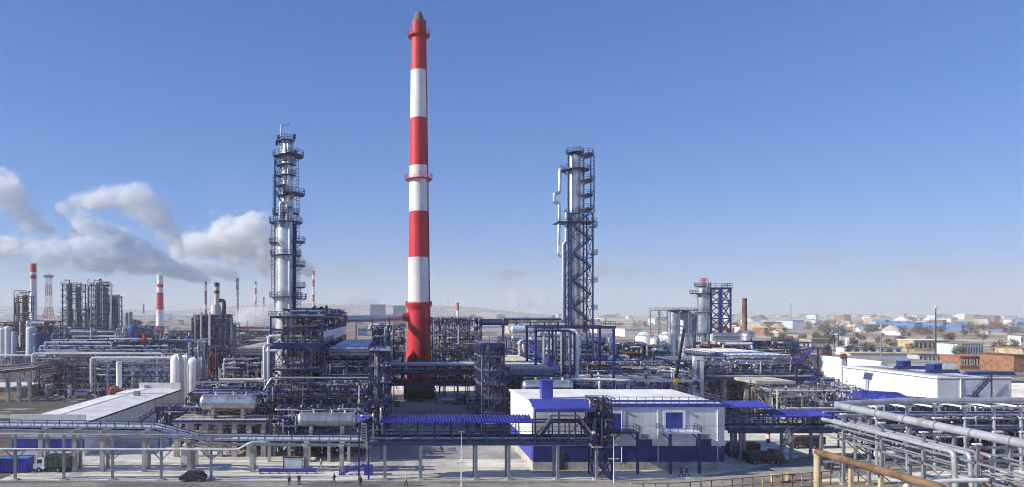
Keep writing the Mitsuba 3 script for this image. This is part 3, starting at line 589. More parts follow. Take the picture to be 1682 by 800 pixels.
for k, (pa, pb, py, y, r, mt) in enumerate(((838, 884, 541, 222, 1.25, 'm_pale'), (838, 884, 555, 221, 1.0, 'm_alu'), (950, 1008, 553, 214, 1.2, 'm_pipe'), (884, 925, 549, 224, .8, 'm_white'))):
    xc = (X(pa, y) + X(pb, y)) / 2
    hvessel('horizontal_vessel', ('pale blue drum on top of the navy frame left of the portal risers', 'silver drum just under the pale blue drum on the navy frame', 'large grey drum seen through the royal blue portal frame', 'white drum between the two pairs of portal posts')[k], xc, y, Z(py, xc, y), X(pb, y) - X(pa, y) - 1.5, r, 'x', mt, Z(py, xc, y) - r - 1.4, 'm_steel')
t = thing('overhead_walkway', 'navy elevated walkway at the foot of the lattice framed column', 'walkway')
xa, xb = X(822, 236), X(972, 222)
part(t, 'deck', B(xa, xb, 228, 231, 26.9, 27.3), 'm_navy'); part(t, 'railing', M().rail([(xa, 228, 27.3), (xb, 228, 27.3)], 1.2, .1), 'm_navy')
for k in range(4): part(t, 'pipe', M().path([(xa, 228.5 + k * .7, 27.9 + .1 * k), (xb, 228.5 + k * .7, 27.9 + .1 * k)], .35, 10), ('m_navy', 'm_pipe', 'm_navy', 'm_alu')[k])
for k in range(7): x = xa + (xb - xa) * k / 6; part(t, 'post', B(x - .25, x + .25, 229.2, 229.8, 0, 26.9), 'm_navy')
t = thing('low_pipe_gantry', 'dark crowded pipe frame between the portal frame and the tilted crane', 'steel frame')
xa, xb = X(1012, 180), X(1140, 180)
skeleton(t, xa, xb, 180, 226, [4.5, 9, 13.5], 5, 4, decks=(1, 2), rails=(1, 2), braces=(1,), pw=.36)
pipes(t, xa - 22, xb, 178, 205, 5, 16, 110, 9); pipes(t, xa - 20, xb, 176, 182, 8, 13, 24, 91, ('m_alu', 'm_white', 'm_pipe'), (.3, .6))
equip(xa - 20, xb - 2, 182, 190, 9.1, 9, 53, 'on the dark crowded pipe frame', 4); equip(xa, xb - 2, 182, 196, 13.6, 8, 54, 'on the top deck of the dark crowded pipe frame', 4)
equip(X(950, 160), X(1130, 170), 158, 172, 0, 9, 55, 'in the gap behind the compressor hall', 9)
hvessel('horizontal_vessel', 'long silver vessel lying behind the roof of the compressor hall', (X(862, 158) + X(935, 158)) / 2, 158, Z(634, X(900, 158), 158), 10.5, 1.5, 'x', 'm_alu', 0, 'm_concrete')
t = thing('white_pipe_portal', 'white pipe portal standing between the tilted crane and the concrete platform', 'pipe frame')
for px in (1141, 1152): part(t, 'leg', B(X(px, 188) - .5, X(px, 188) + .5, 187.5, 188.5, 0, 17.0), 'm_white')
part(t, 'head', B(X(1139, 188), X(1154, 188), 187.4, 188.6, 17.0, 17.9), 'm_white')
t = thing('mobile_crane', 'yellow mobile crane with tilted dark boom among the dark pipe frames', 'crane')
x, y = X(1108, 176), 176
part(t, 'chassis', B(x - 4, x + 4, y - 1.3, y + 1.3, 1, 2), 'm_yellow'); part(t, 'cab', B(x - 1.4, x + 1.2, y - 1.2, y + 1.2, 2, 4), 'm_yellow')
for k in (-3, -1, 1, 3):
    for s in (-1.2, 1.2): part(t, 'wheel', M().cyl((x + k, y + s - .2, .6), (x + k, y + s + .2, .6), .6, n=14), 'm_tyre')
part(t, 'boom_base', M().beam((x - .4, y, 3.5), (x + .3, y, 13), 1.0), 'm_yellow'); part(t, 'boom', M().beam((x + .3, y, 12.6), (X(1124, 176), y, Z(540, X(1124, 176), 176)), .6), 'm_dark')

# ------------------------------------------------------------------ white compressor hall in the middle
hx0, hx1, hy0, hy1, hz = X(876, 128.5), X(1190, 128.5), 128.5, 154.0, 12.55
t = thing('compressor_hall', 'white panelled hall with navy base band and royal blue doors in the middle foreground', 'building')
part(t, 'plinth', B(hx0 - .15, hx1 + .15, hy0 - .15, hy1, 0, 1.5), 'm_concrete')
w = part(t, 'wall', B(hx0, hx1, hy0, hy1, 1.5, hz - .3), 'm_steel')
for px in (1022, 1082, 1180): x = X(px, 128); part(t, 'downpipe', M().cyl((x, 128.3, 1.5), (x, 128.3, hz - .4), .09, n=8), 'm_white')
for px in (1030, 1104, 1132): x = X(px, 128); part(t, 'wall_lamp', B(x - .25, x + .25, 128.1, 128.41, 10.9, 11.2), 'm_steel')
for px in (1060, 1160, 894): x = X(px, 128); part(t, 'louvre_vent', B(x - .6, x + .6, 128.34, 128.41, 6.0, 6.9), 'm_steel')
npn = 7
for k in range(npn):
    a, b = hx0 + (hx1 - hx0) * k / npn, hx0 + (hx1 - hx0) * (k + 1) / npn
    for z0, z1 in ((4.6, 8.4), (8.44, hz - .34)): part(w, 'panel', B(a + .03, b - .03, hy0 - .08, hy0 - .003, z0 + .02, z1 - .02), 'm_panel')
    part(w, 'panel', B(a + .02, b - .02, hy0 - .07, hy0 - .003, 1.55, 4.56), 'm_base')
for k in range(5):
    a, b = hy0 + 25.5 * k / 5, hy0 + 25.5 * (k + 1) / 5
    part(w, 'panel', B(hx0 - .08, hx0 - .003, a + .03, b - .03, 4.6, hz - .34), 'm_white'); part(w, 'panel', B(hx0 - .08, hx0 - .003, a + .03, b - .03, 1.55, 4.56), 'm_royal')
for px0, px1 in ((1046, 1071), (1143, 1168)): part(w, 'step_panel', B(X(px0, 128.5), X(px1, 128.5), hy0 - .11, hy0 - .09, 4.56, 5.9), 'm_base')
part(t, 'roof', B(hx0 - .3, hx1 + .3, hy0 - .3, hy1 + .3, hz - .3, hz), 'm_white')
for k in range(8): part(t, 'roof_sheet', B(hx0 + 36.6 / 8 * k, hx0 + 36.6 / 8 * (k + 1) - .08, hy0 + .3, hy1 - .2, hz + .003, hz + .09 + .01 * (k % 2)), 'm_white')
part(t, 'roof_edge', B(hx0 - .4, hx1 + .4, hy0 - .42, hy0 - .303, hz - .45, hz + .25), 'm_royal'); part(t, 'roof_edge', B(hx0 - .42, hx0 - .303, hy0 - .3, hy1, hz - .3, hz + .1), 'm_white')
part(t, 'roof_railing', M().rail([(X(975, 129.1), 129.1, hz + .05), (hx1, 129.1, hz + .05), (hx1, 153, hz + .05), (X(960, 150), 153, hz + .05)], 1.3, .09, 1.6), 'm_navy')
part(t, 'roof_strip', B(X(975, 130), hx1 - .5, 130.8, 133, hz + .12, hz + .3), 'm_royal')
for px0, px1, py0, py1 in ((1093, 1121, 677, 703), (992, 1021, 679, 706)):
    a, b = X(px0, 128.5), X(px1, 128.5); z0, z1 = Z(py1, a, 128.5), Z(py0, a, 128.5)
    d = part(t, 'door', B(a, b, hy0 - .2, hy0 - .1, z0, z1), 'm_royal'); part(d, 'frame', M().box(a - .5, a, hy0 - .22, hy0 - .1, z0, z1 + .5).box(b, b + .5, hy0 - .22, hy0 - .1, z0, z1 + .5).box(a, b, hy0 - .22, hy0 - .1, z1, z1 + .5), 'm_white'); part(d, 'leaf_joint', B((a + b) / 2 - .05, (a + b) / 2 + .05, hy0 - .23, hy0 - .205, z0, z1), 'm_dark')
a, b = X(1095 - 2, 128.5), X(1121, 128.5)
x = X(895, 138); v = part(t, 'roof_vent', B(x - 1.0, x + 1.2, 136, 138.2, hz + .1, hz + 3.6), 'm_royal'); part(v, 'cap', B(x - 1.2, x + 1.4, 135.8, 138.4, hz + 3.6, hz + 3.9), 'm_royal')
for px, wd, z0, z1, mt in ((952, 5, 4.9, 6.2, 'm_glass'), (921, 12, .1, 3.3, 'm_dark'), (1182, 2, 4.4, 5.4, 'm_white')):
    a = X(px, 128.5); wn = part(t, 'window' if mt == 'm_glass' else 'personnel_door' if mt == 'm_dark' else 'wall_box', B(a - wd * .06, a + wd * .06, hy0 - .26, hy0 - .1, z0, z1), mt)
    if mt == 'm_glass': part(wn, 'frame', M().box(a - .9, a - .34, hy0 - .28, hy0 - .1, z0 - .2, z1 + .2).box(a + .34, a + .9, hy0 - .28, hy0 - .1, z0 - .2, z1 + .2).box(a - .06, a + .06, hy0 - .29, hy0 - .262, z0, z1), 'm_white')
for k, (pa, pb, lab) in enumerate(((1089, 1152, 'navy loading platform under the wide eastern door of the compressor hall'), (1004, 1050, 'navy loading platform beside the stair tower of the compressor hall'))):
    t2 = thing('loading_platform', lab, 'platform'); a, b = X(pa, 125.2), X(pb, 125.2); zz = Z(710, a, 125.2)
    part(t2, 'deck', B(a, b, 125.1, 128.2, zz - .3, zz), 'm_pale' if k == 0 else 'm_navy'); part(t2, 'railing', M().rail([(a, 128.2, zz), (a, 125.2, zz), (b, 125.2, zz), (b, 128.2, zz)], 1.2, .08, 1.4), 'm_navy')
    for x in (a + (b - a) * (.2 if k == 0 else .05), b - .25):
        part(t2, 'post', B(x - .22, x + .22, 125.2, 125.64, 0, zz - .3), 'm_navy'); part(t2, 'knee_brace', M().beam((x, 125.4, zz - 1.6), (x - 1.4 if x > (a + b) / 2 or k == 0 else x + 1.4, 125.4, zz - .35), .22), 'm_navy')

# ------------------------------------------------------------------ covered pipe gallery along the front
gz, gr, gy0, gy1 = 6.9, 10.8, 120.8, 123.8
def gallery(name, label, pa, pb, posts, gz, gr, gy0, gy1, roofs, mats='m_navy', postmat='m_steel'):
    t = thing(name, label, 'gallery'); xa, xb = X(pa, gy0), X(pb, gy0); n = max(3, int((xb - xa) / 2.9))
    for y in (gy0, gy1):
        part(t, 'bottom_chord', B(xa, xb, y - .15, y + .15, gz - .7, gz - .1), mats); part(t, 'top_chord', B(xa, xb, y - .12, y + .12, gr - .55, gr - .25), mats)
        for k in range(n + 1):
            x = xa + (xb - xa) * k / n; part(t, 'stanchion', B(x - .1, x + .1, y - .1, y + .1, gz - .1, gr - .55), mats)
            if k < n and k % 2 == 0 and y == gy1: part(t, 'diagonal', M().beam((x, y, gz), (x + (xb - xa) / n, y, gr - .6), .14), mats)
        [part(t, 'rail', M().beam((xa, y, gz + o), (xb, y, gz + o), .1), 'm_steel' if o in (.75, 2.1) else mats) for o in (.4, .75, 1.3, 2.1)]
    part(t, 'floor', B(xa, xb, gy0 + .2, gy1 - .2, gz - .25, gz - .12), 'm_grate')
    for k in range(5): part(t, 'pipe', M().path([(xa, gy0 + .5 + k * .5, gz + .4 + .35 * (k % 2)), (xb, gy0 + .5 + k * .5, gz + .4 + .35 * (k % 2))], .17, 8), ('m_pipe', 'm_navy', 'm_alu', 'm_navy', 'm_pipe')[k])
    for k, px in enumerate(posts):
        x = X(px, gy0)
        for y in (gy0, gy1): part(t, 'post', B(x - .25, x + .25, y - .22, y + .22, 0, gz - .7), postmat)
        part(t, 'footing', B(x - .6, x + .6, gy0 - .6, gy0 + .6, 0, .25), 'm_concrete')
    for pa, pb, z in roofs:
        x = X(pa, gy0); xe = X(pb, gy0); k = 0
        while x < xe:
            w = min(1.1, xe - x + .01)
            m = M().hexa([(x, gy0 - .7, z - .45), (x + w - .06, gy0 - .7, z - .45), (x + w - .06, gy1 + .6, z + .25), (x, gy1 + .6, z + .25), (x, gy0 - .7, z - .37), (x + w - .06, gy0 - .7, z - .37), (x + w - .06, gy1 + .6, z + .33), (x, gy1 + .6, z + .33)])
            for o in (.08, .6): m.hexa([(x + o, gy0 - .72, z - .36), (x + o + .16, gy0 - .72, z - .36), (x + o + .16, gy1 + .62, z + .34), (x + o, gy1 + .62, z + .34), (x + o, gy0 - .72, z - .16), (x + o + .16, gy0 - .72, z - .16), (x + o + .16, gy1 + .62, z + .54), (x + o, gy1 + .62, z + .54)]) if o + .16 < w else None
            part(t, 'roof_sheet', m, 'm_royal'); x += 1.1; k += 1
    return t
t = gallery('covered_gallery', 'long navy gallery with violet blue ribbed roof crossing in front of the shaded courtyard', 604, 990, (632, 691, 782, 836, 916, 980), gz, gr, gy0, gy1, [(622, 876, gr)])
xa, xb = X(878, 120.6), X(976, 120.6)
part(t, 'canopy', M().hexa([(xa, 119.8, 12.75), (xb, 119.8, 12.75), (xb, 126, 13.75), (xa, 126, 13.75), (xa, 119.8, 12.95), (xb, 119.8, 12.95), (xb, 126, 13.95), (xa, 126, 13.95)]), 'm_royal')
part(t, 'canopy_edge', B(xa - .05, xb + .05, 119.65, 119.78, 12.4, 13.0), 'm_royal')
for px in (879, 918, 945, 975): part(t, 'canopy_post', B(X(px, 120.6) - .12, X(px, 120.6) + .12, 120.5, 120.7, gz, 12.7), 'm_navy')
stair(t, (X(884, 122.2), 122.2, gz), (X(906, 122.2), 122.2, 10.4)); stair(t, (X(972, 122.2), 122.2, gz), (X(950, 122.2), 122.2, 10.4)); part(t, 'upper_deck', B(X(906, 121.7), X(950, 121.7), 121.7, 123.2, 10.25, 10.4), 'm_navy')
part(t, 'stringer', M().beam((X(884, 120.6), 120.6, gz + 1.2), (X(906, 120.6), 120.6, 11.6), .3).beam((X(906, 120.6), 120.6, 11.6), (X(950, 120.6), 120.6, 11.6), .3).beam((X(950, 120.6), 120.6, 11.6), (X(974, 120.6), 120.6, gz + 1.2), .3), 'm_steel')
t = thing('hall_stair_tower', 'navy open stair tower with pipes at the corner of the compressor hall and the gallery', 'stair tower')
xa, xb = X(976, 121.7), X(1003, 121.7)
skeleton(t, xa, xb, 121.2, 125.2, [3.6, 7.2, 10.6, 13.4], 1, 1, decks=(1, 2, 3), rails=(1, 2, 3), braces=(0, 1, 2), pw=.28, bh=.3)
for k, (z0, z1) in enumerate(((0, 3.6), (3.6, 7.2), (7.2, 10.6), (10.6, 13.4))): stair(t, (xa + .3 if k % 2 else xb - .3, 120.7, z0 + .05), (xb - .3 if k % 2 else xa + .3, 120.7, z1))
pipes(t, xa - 1, xb, 120.2, 124.6, 6, 14.5, 26, 12, ('m_navy', 'm_dark', 'm_pipe')); part(t, 'exhaust_riser', M().path([(X(989, 120.6), 120.6, 7), (X(989, 120.6), 120.6, 14.8)], .42, 12), 'm_dark')
xa, xb = X(587, 122.5), X(608, 122.5)
t = thing('gallery_end_cabin', 'violet roofed end cabin with louvred white side at the west end of the covered gallery', 'cabin')
part(t, 'roof', M().hexa([(xa, 120.5, 10.2), (xb, 120.5, 11.1), (xb, 124.5, 12.1), (xa, 124.5, 11.2), (xa, 120.5, 10.4), (xb, 120.5, 11.3), (xb, 124.5, 12.3), (xa, 124.5, 11.4)]), 'm_royal')
part(t, 'side_panel', B(X(594, 122.5), X(603, 122.5), 121.1, 121.3, 7.0, 10.2), 'm_white')
for k in range(6): part(t, 'louvre', B(X(595, 122.5), X(601, 122.5), 120.95, 121.08, 7.3 + k * .46, 7.5 + k * .46), 'm_dark')
for x in (xa + .4, xb - .2): part(t, 'post', B(x - .15, x + .15, 120.8, 121.1, 0, 10.2), 'm_navy')
pipes(t, xa, xb + 3, 121.5, 124.5, 7.5, 14, 14, 13, ('m_navy', 'm_alu', 'm_dark'))
t = gallery('covered_gallery', 'navy gallery with violet blue roofs running east of the compressor hall', 1196, 1392, (1216, 1222, 1300, 1349), 6.4, 9.6, 136, 139.5, [(1268, 1390, 9.5), (1201, 1266, 11.3)])
part(t, 'diagonal_strut', M().beam((X(1298, 135.6), 135.6, 5.6), (X(1345, 135.6), 135.6, 9.4), .3), 'm_navy')
stair(t, (X(1277, 134), 134.4, .1), (X(1297, 134), 134.4, 5.9), mat='m_steel')

# ------------------------------------------------------------------ concrete platform east
t = thing('concrete_platform', 'long concrete table platform on tall posts east of the compressor hall', 'platform')
px0, px1 = X(1139, 192), X(1336, 190); pzz = 12.6
part(t, 'slab', B(px0, px1, 188, 232, pzz - .8, pzz), 'm_concrete'); part(t, 'slab', B(X(1236, 178), X(1300, 178), 176, 187.95, pzz - 1.2, pzz - .4), 'm_concrete')
for i in range(6):
    for j in range(3): x = px0 + 1 + (px1 - px0 - 2) * i / 5; part(t, 'post', B(x - .55, x + .55, 189 + 20 * j - .5, 189 + 20 * j + .5, 0, pzz - .8), 'm_concrete')
part(t, 'edge_beam', B(px0, px1, 187.7, 187.97, pzz - 1.3, pzz - .3), 'm_navy'); part(t, 'railing', M().rail([(px0, 232, pzz), (px0, 188.3, pzz), (px1, 188.3, pzz), (px1, 232, pzz)], 1.2, .09), 'm_navy')
part(t, 'red_column', B(X(1239, 176), X(1242, 176), 175.4, 175.9, 4, 11.5), 'm_rust')
pipes(t, px0, px1, 188.6, 196, pzz + .4, 16.5, 34, 14, ('m_alu', 'm_pipe', 'm_navy', 'm_rust', 'm_white')); pipes(t, px0, px1, 190, 205, 2, 11, 30, 15, ('m_alu', 'm_pipe', 'm_dark'))
equip(px0 + 1, px1 - 1, 190, 194, pzz, 13, 56, 'on the front edge of the concrete platform', 4.5); equip(px0 + 1, px1 - 1, 190, 225, 0, 12, 57, 'in the shade under the concrete platform', 7)
t = thing('process_frame', 'royal blue frame standing on the concrete platform', 'steel frame')
xa, xb = X(1160, 194), X(1318, 194)
skeleton(t, xa, xb, 196, 234, [15.0], 7, 3, 'm_navy', .32, .36, pzz, decks=(0,), rails=(0,), braces=(0,)); pipes(t, xa, xb, 194.5, 202, 13, 17, 34, 16, ('m_royal', 'm_navy', 'm_alu', 'm_white'))
air_cooler('air_cooler', 'light grey ribbed air cooler on top of the concrete platform', X(1203, 202), X(1300, 202), 202, 236, 17.4, 9, 3, 'm_white', 'm_navy')
t = thing('zigzag_stair', 'royal blue zigzag stair climbing the east end of the concrete platform', 'staircase')
xa, xb = X(1290, 192), X(1330, 190)
stair(t, (xa, 186.6, pzz - 6), (xb, 186.6, pzz + .2), 1.1, 'm_royal'); stair(t, (xb, 185.4, pzz + .2), (xa, 185.4, 16.2), 1.1, 'm_navy'); stair(t, (xa, 186.6, 16.2), (xb - 1, 186.6, 20.3), 1.2, 'm_royal')
part(t, 'top_landing', B(xb - 1.2, xb + 2.2, 185, 188.5, 20.1, 20.35), 'm_navy'); part(t, 'post', B(xb, xb + .3, 186.4, 186.7, 0, 20.1), 'm_navy'); part(t, 'post', B(xa - .3, xa, 186.4, 186.7, 0, 16.2), 'm_navy'); part(t, 'landing', B(xa - 1.8, xa, 185, 187.4, 16.05, 16.2), 'm_navy'); part(t, 'landing', B(xb, xb + 1.8, 185, 187.4, pzz + .05, pzz + .2), 'm_navy')
hvessel('horizontal_vessel', 'silver horizontal vessel below the zigzag stair of the concrete platform', X(1306, 174), 174, Z(645, X(1306, 174), 174), 9.6, 1.35, 'x', 'm_alu', 0, 'm_concrete')
t = thing('pipe_gantry', 'grey pipe stands with red fittings around the silver vessel below the zigzag stair', 'pipe frame')
xa, xb = X(1262, 170), X(1392, 170); skeleton(t, xa, xb, 169, 178, [5.5, 10.5], 5, 1, 'm_steel', .3, .3, decks=(), rails=(1,), braces=(1,)); pipes(t, xa, xb, 168, 178, 2, 11, 22, 17, ('m_alu', 'm_pipe', 'm_rust', 'm_white', 'm_steel'), (.07, .2))
t = thing('process_frame', 'grey framed pipe deck against the shaded wall of the eastern white hall', 'steel frame')
xa, xb = X(1330, 182), X(1400, 182); skeleton(t, xa, xb, 182, 198, [5, 9.2], 3, 2, 'm_steel', .4, .4, decks=(1,), rails=(1,), railmat='m_navy'); pipes(t, xa, xb, 181, 197, 5, 12, 24, 18, ('m_alu', 'm_pipe', 'm_white', 'm_navy'))
for k, (pa, pb) in enumerate(((1352, 1378), (1380, 1412))):
    t = thing('grey_enclosure', ('grey box enclosure on the ground beside the eastern white hall', 'taller grey enclosure touching the eastern white hall')[k], 'enclosure'); y = 170 + 4 * k
    part(t, 'body', B(X(pa, y), X(pb, y), y, y + 8, 0, 7.2 + k), 'm_steel'); part(t, 'roof', B(X(pa, y) - .2, X(pb, y) + .2, y - .2, y + 8.2, 7.2 + k, 7.45 + k), 'm_pale')
    for q in range(4): part(t, 'seam', B(X(pa, y) + q * 1.3 + .6, X(pa, y) + q * 1.3 + .68, y - .06, y - .003, .2, 7 + k), 'm_dark')

# ------------------------------------------------------------------ eastern white hall and the one behind
ex0, ey0, ez = 132.7, 165.0, 14.2; ex1 = X(1661, 165)
t = thing('white_hall', 'large blazing white windowless hall with navy fire stair on its end wall', 'building')
w = part(t, 'wall', B(ex0, ex1, ey0, 200, 0, ez - .2), 'm_steel')
for k in range(8): part(w, 'panel', B(ex0 - .1, ex0 - .003, ey0 + 4.37 * k + .03, ey0 + 4.37 * (k + 1) - .03, .3, ez - .5), 'm_white')
for k in range(3): part(w, 'panel', B(ex0 + (ex1 - ex0) * k / 3 + .04, ex0 + (ex1 - ex0) * (k + 1) / 3 - .04, ey0 - .1, ey0 - .003, .3, ez - .5), 'm_panel')
part(t, 'roof', B(ex0 - .25, ex1 + .25, ey0 - .25, 200.3, ez - .2, ez + .12), 'm_white')
for k in range(6): part(t, 'roof_sheet', B(ex0 + .5 + k * (ex1 - ex0 - 1) / 6, ex0 + .5 + (k + 1) * (ex1 - ex0 - 1) / 6 - .1, ey0 + .4, 199.8, ez + .125, ez + .2), 'm_greyroof' if k % 3 else 'm_pale')
for px, y in ((1484, 190), (1534, 178)):
    x = X(px, y); v = part(t, 'roof_unit', B(x - 1.1, x + 1.1, y - 1.3, y + 1.3, ez + .7, ez + 2.4), 'm_base'); part(v, 'base', B(x - .95, x + .95, y - 1.15, y + 1.15, ez + .2, ez + .7), 'm_white'); part(v, 'cap', B(x - 1.2, x + 1.2, y - 1.4, y + 1.4, ez + 2.4, ez + 2.55), 'm_cityblue')
for px, y, l in ((1500, 188, 5), (1548, 176, 4), (1625, 170, 6)): x = X(px, y); part(t, 'skylight', M().hexa([(x - l, y - 1, ez + .2), (x + l, y - 1, ez + .2), (x + l, y + 1, ez + .2), (x - l, y + 1, ez + .2), (x - l, y - .2, ez + 1.1), (x + l, y - .2, ez + 1.1), (x + l, y + .2, ez + 1.1), (x - l, y + .2, ez + 1.1)]), 'm_navy')
xs = X(1612, 163.5)
stair(t, (xs - 1.6, 163.6, 10.0), (xs + 2.2, 163.6, 14.2)); stair(t, (xs + 1.8, 163.9, 6.8), (xs - 1.4, 163.9, 10.0)); stair(t, (xs - .6, 163.6, 3.4), (xs + 2.6, 163.6, 6.8)); part(t, 'stair_landing', B(xs - 2.8, xs - 1.2, 163, 164.85, 9.85, 10), 'm_navy'); part(t, 'stair_landing', B(xs + 1.6, xs + 3.6, 163, 164.85, 6.65, 6.8), 'm_navy'); part(t, 'stair_post', B(xs + 2.1, xs + 2.35, 163.1, 163.35, 0, 15), 'm_navy'); part(t, 'downpipe', B(X(1577, 165) - .12, X(1577, 165) + .12, 164.7, 164.88, 0, ez - .2), 'm_white')
t = thing('rear_white_hall', 'second white hall with a long clean parapet behind the eastern white hall', 'building')
xa = X(1447, 230); part(t, 'wall', B(xa, xa + 26, 230, 270, 0, 12.9), 'm_white'); part(t, 'parapet', B(xa - .3, xa + .3, 229.7, 270.3, 12.9, 13.6), 'm_white'); part(t, 'roof', B(xa + .31, xa + 26.2, 230, 270, 12.9, 13.1), 'm_greyroof')
for k in range(9): part(t, 'wall_panel', B(xa - .1, xa - .003, 230.05 + k * 4.4, 230 + (k + 1) * 4.4 - .05, .3, 12.7), 'm_white')
x, y = X(1390, 216), 205; tt = thing('roof_fan', 'small red brown fan housing beside the second white hall parapet', 'fan'); part(tt, 'post', B(xa - 1.6, xa - 1.0, 247, 248, 0, 13.4), 'm_steel'); part(tt, 'housing', M().cyl((xa - 2.2, 247.5, 14.2), (xa - .4, 247.5, 14.2), .9, n=12), 'm_rust')
for k, (px, y, w, d, z, lab) in enumerate(((1470, 150, 7.5, 6, 11.6, 'violet blue pitched canopy against the white wall, nearest to the concrete platform'), (1512, 147, 8, 5, 10.9, 'lower violet blue canopy at the corner of the eastern white hall'))):
    t = thing('violet_canopy', lab, 'canopy'); x = X(px, y)
    part(t, 'roof', M().hexa([(x - w, y, z - .6), (x + w * .6, y, z - .9), (x + w * .6, y + d, z - .9), (x - w, y + d, z - .6), (x - w * .7, y + d * .5, z + .9), (x + w * .4, y + d * .5, z + .4), (x + w * .4, y + d * .55, z + .4), (x - w * .7, y + d * .55, z + .9)]), 'm_royal')
    for a in (-w + .2, 0, w * .6 - .2): part(t, 'post', B(x + a - .12, x + a + .12, y + .1, y + .34, 0, z - .75), 'm_navy')
# ------------------------------------------------------------------ pipe racks in the eastern foreground
rk = thing('pipe_rack', 'grey steel pipe rack with fat silver pipe slanting towards the viewer in the near corner', 'pipe rack')
part(rk, 'main_pipe', M().path([(80.6, 122.5, 13.1), (81.6, 60, 13.1)], .62, 18), 'm_jacket')
for y in np.arange(64, 121, 6.1): part(rk, 'clamp_band', M().lathe((81.6 - (y - 60) * .016, y, 13.1), [(.62, -.12), (.68, -.12), (.68, .12), (.62, .12)], 18, 'y', True), 'm_steel')
XL, XR = 77.9, 82.4
for k, y in enumerate((117.3, 108, 99.4, 90.2, 81, 72)):
    for x in (XL, XR):
        part(rk, 'post', B(x - .22, x + .22, y - .2, y + .2, 0, 12.3), 'm_steel'); part(rk, 'base_plate', B(x - .5, x + .5, y - .5, y + .5, 0, .3), 'm_concrete')
        part(rk, 'bracket', B(x - .5, x + .5, y - .28, y + .28, 12.3, 12.48), 'm_white')
    for z in (10.3, 8.2, 12.1): part(rk, 'cross_beam', B(XL - .9, XR + .7, y - .13, y + .13, z - .3, z), 'm_steel')
    part(rk, 'x_brace', M().beam((XL, y, 4.2), (XR, y, 8), .14).beam((XR, y + .16, 4.2), (XL, y + .16, 8), .14).beam((XL, y, 4.1), (XR, y, 4.1), .16), 'm_steel')
    part(rk, 'x_brace', M().beam((XL, y, .4), (XR, y, 4), .14).beam((XR, y + .16, .4), (XL, y + .16, 4), .14), 'm_steel')
for x in (XL, XR):
    for z in (10.0, 7.9): part(rk, 'side_beam', B(x - .1, x + .1, 60, 121, z - .3, z - .02), 'm_steel')
ends = (93.2, 92.2, 91.4, 90.8)
for k, (x, r, z) in enumerate(((77.2, .34, 10.75), (78.6, .3, 10.7), (79.6, .22, 10.6), (80.4, .26, 10.65))):
    part(rk, 'drop_pipe', M().path([(x, 122 - k, z), (x, ends[k], z), (x + .3, ends[k] - .4, .1)], r, 12), ('m_jacket', 'm_jacket', 'm_rust', 'm_pipe')[k])
for k, (x, r, z) in enumerate(((78.5, .1, 8.45), (79.6, .13, 8.5), (81.3, .13, 8.5), (81.6, .1, 10.55))): part(rk, 'thin_pipe', M().path([(x, 121, z), (x, 66, z)], r, 10), ('m_steel', 'm_pipe', 'm_steel', 'm_pipe')[k])
rk = thing('pipe_rack', 'silver topped pipe rack with white posts running in front of the eastern white hall', 'pipe rack')
part(rk, 'main_pipe', M().path([(80.8, 123.6, 13.2), (95, 127.3, 13.4), (170, 128.5, 13.5)], .58, 18), 'm_jacket')
for k, px in enumerate((1440, 1490, 1535, 1585, 1633, 1677, 1730)):
    x = X(px, 128)
    part(rk, 'post', M().cyl((x, 128, 0), (x, 128, 12.6), .27, n=14), 'm_pipe'); part(rk, 'post', M().cyl((x, 134, 0), (x, 134, 11.6), .26, n=12), 'm_steel')
    for z in (12.3, 10.0, 7.4): part(rk, 'arm', B(x - .25, x + .25, 127.2, 134.6, z - .3, z), 'm_white' if z > 12 else 'm_steel'); part(rk, 'cap', B(x - .9, x + .9, 127.1, 127.5, z, z + .28), 'm_white')
for k, (y, z, r, mt) in enumerate(((129.6, 10.4, .2, 'm_pipe'), (130.8, 10.3, .26, 'm_navy'), (132, 10.4, .22, 'm_navy'), (133.3, 10.3, .28, 'm_pipe'), (128.4, 7.7, .14, 'm_navy'), (129.6, 7.8, .2, 'm_steel'), (131, 7.7, .26, 'm_navy'), (132.6, 7.8, .2, 'm_pipe'))): part(rk, 'pipe', M().path([(84.5, y, z), (172, y, z)], r, 10), mt)
part(rk, 'low_pipe', M().path([(X(1572, 119), 119, 4.4), (X(1600, 119), 119, 4.6), (172, 121, 6.6)], .3, 12), 'm_alu')
t = thing('process_frame', 'dark navy cluttered pipe frame in the shade behind the white posted pipe rack', 'steel frame')
skeleton(t, X(1440, 138), X(1700, 138), 139, 150, [3.6, 6.8, 9.4], 9, 1, 'm_navy', .3, .3, decks=(1,), rails=(1, 2), braces=(0, 1)); pipes(t, X(1440, 138), X(1700, 138), 137, 149, 2, 11, 110, 19, ('m_navy', 'm_pipe', 'm_alu', 'm_dark', 'm_white'))
equip(X(1450, 136), X(1690, 136), 136, 138, 0, 12, 58, 'on the ground behind the white posted pipe rack', 4)
bp = thing('brown_pipe', 'fat rusty brown pipe on pale uprights crossing the near bottom corner', 'pipe')
part(bp, 'run', M().path([(65.6, 105, 8.3), (65.7, 84, 8.8), (67, 82.5, 8.6), (67.4, 82, 7.4)], .52, 14), 'm_brown')
part(bp, 'upright', M().path([(65.6, 105, 8.55), (65.6, 105, .6), (64, 105, .35)], .46, 14), 'm_ochre')
for y, x in ((101, 68.2), (92.5, 66.6)): part(bp, 'support', B(x - .25, x + .25, y - .25, y + .25, 0, 8.1), 'm_ochre'); part(bp, 'support_arm', B(65.4, x + .3, y - .2, y + .2, 7.75, 7.95), 'm_steel')
part(bp, 'silver_branch', M().path([(66.5, 88, 0), (66.5, 88, 7.5), (72, 88, 8.0), (77.3, 88, 8.1)], .3, 12), 'm_white')
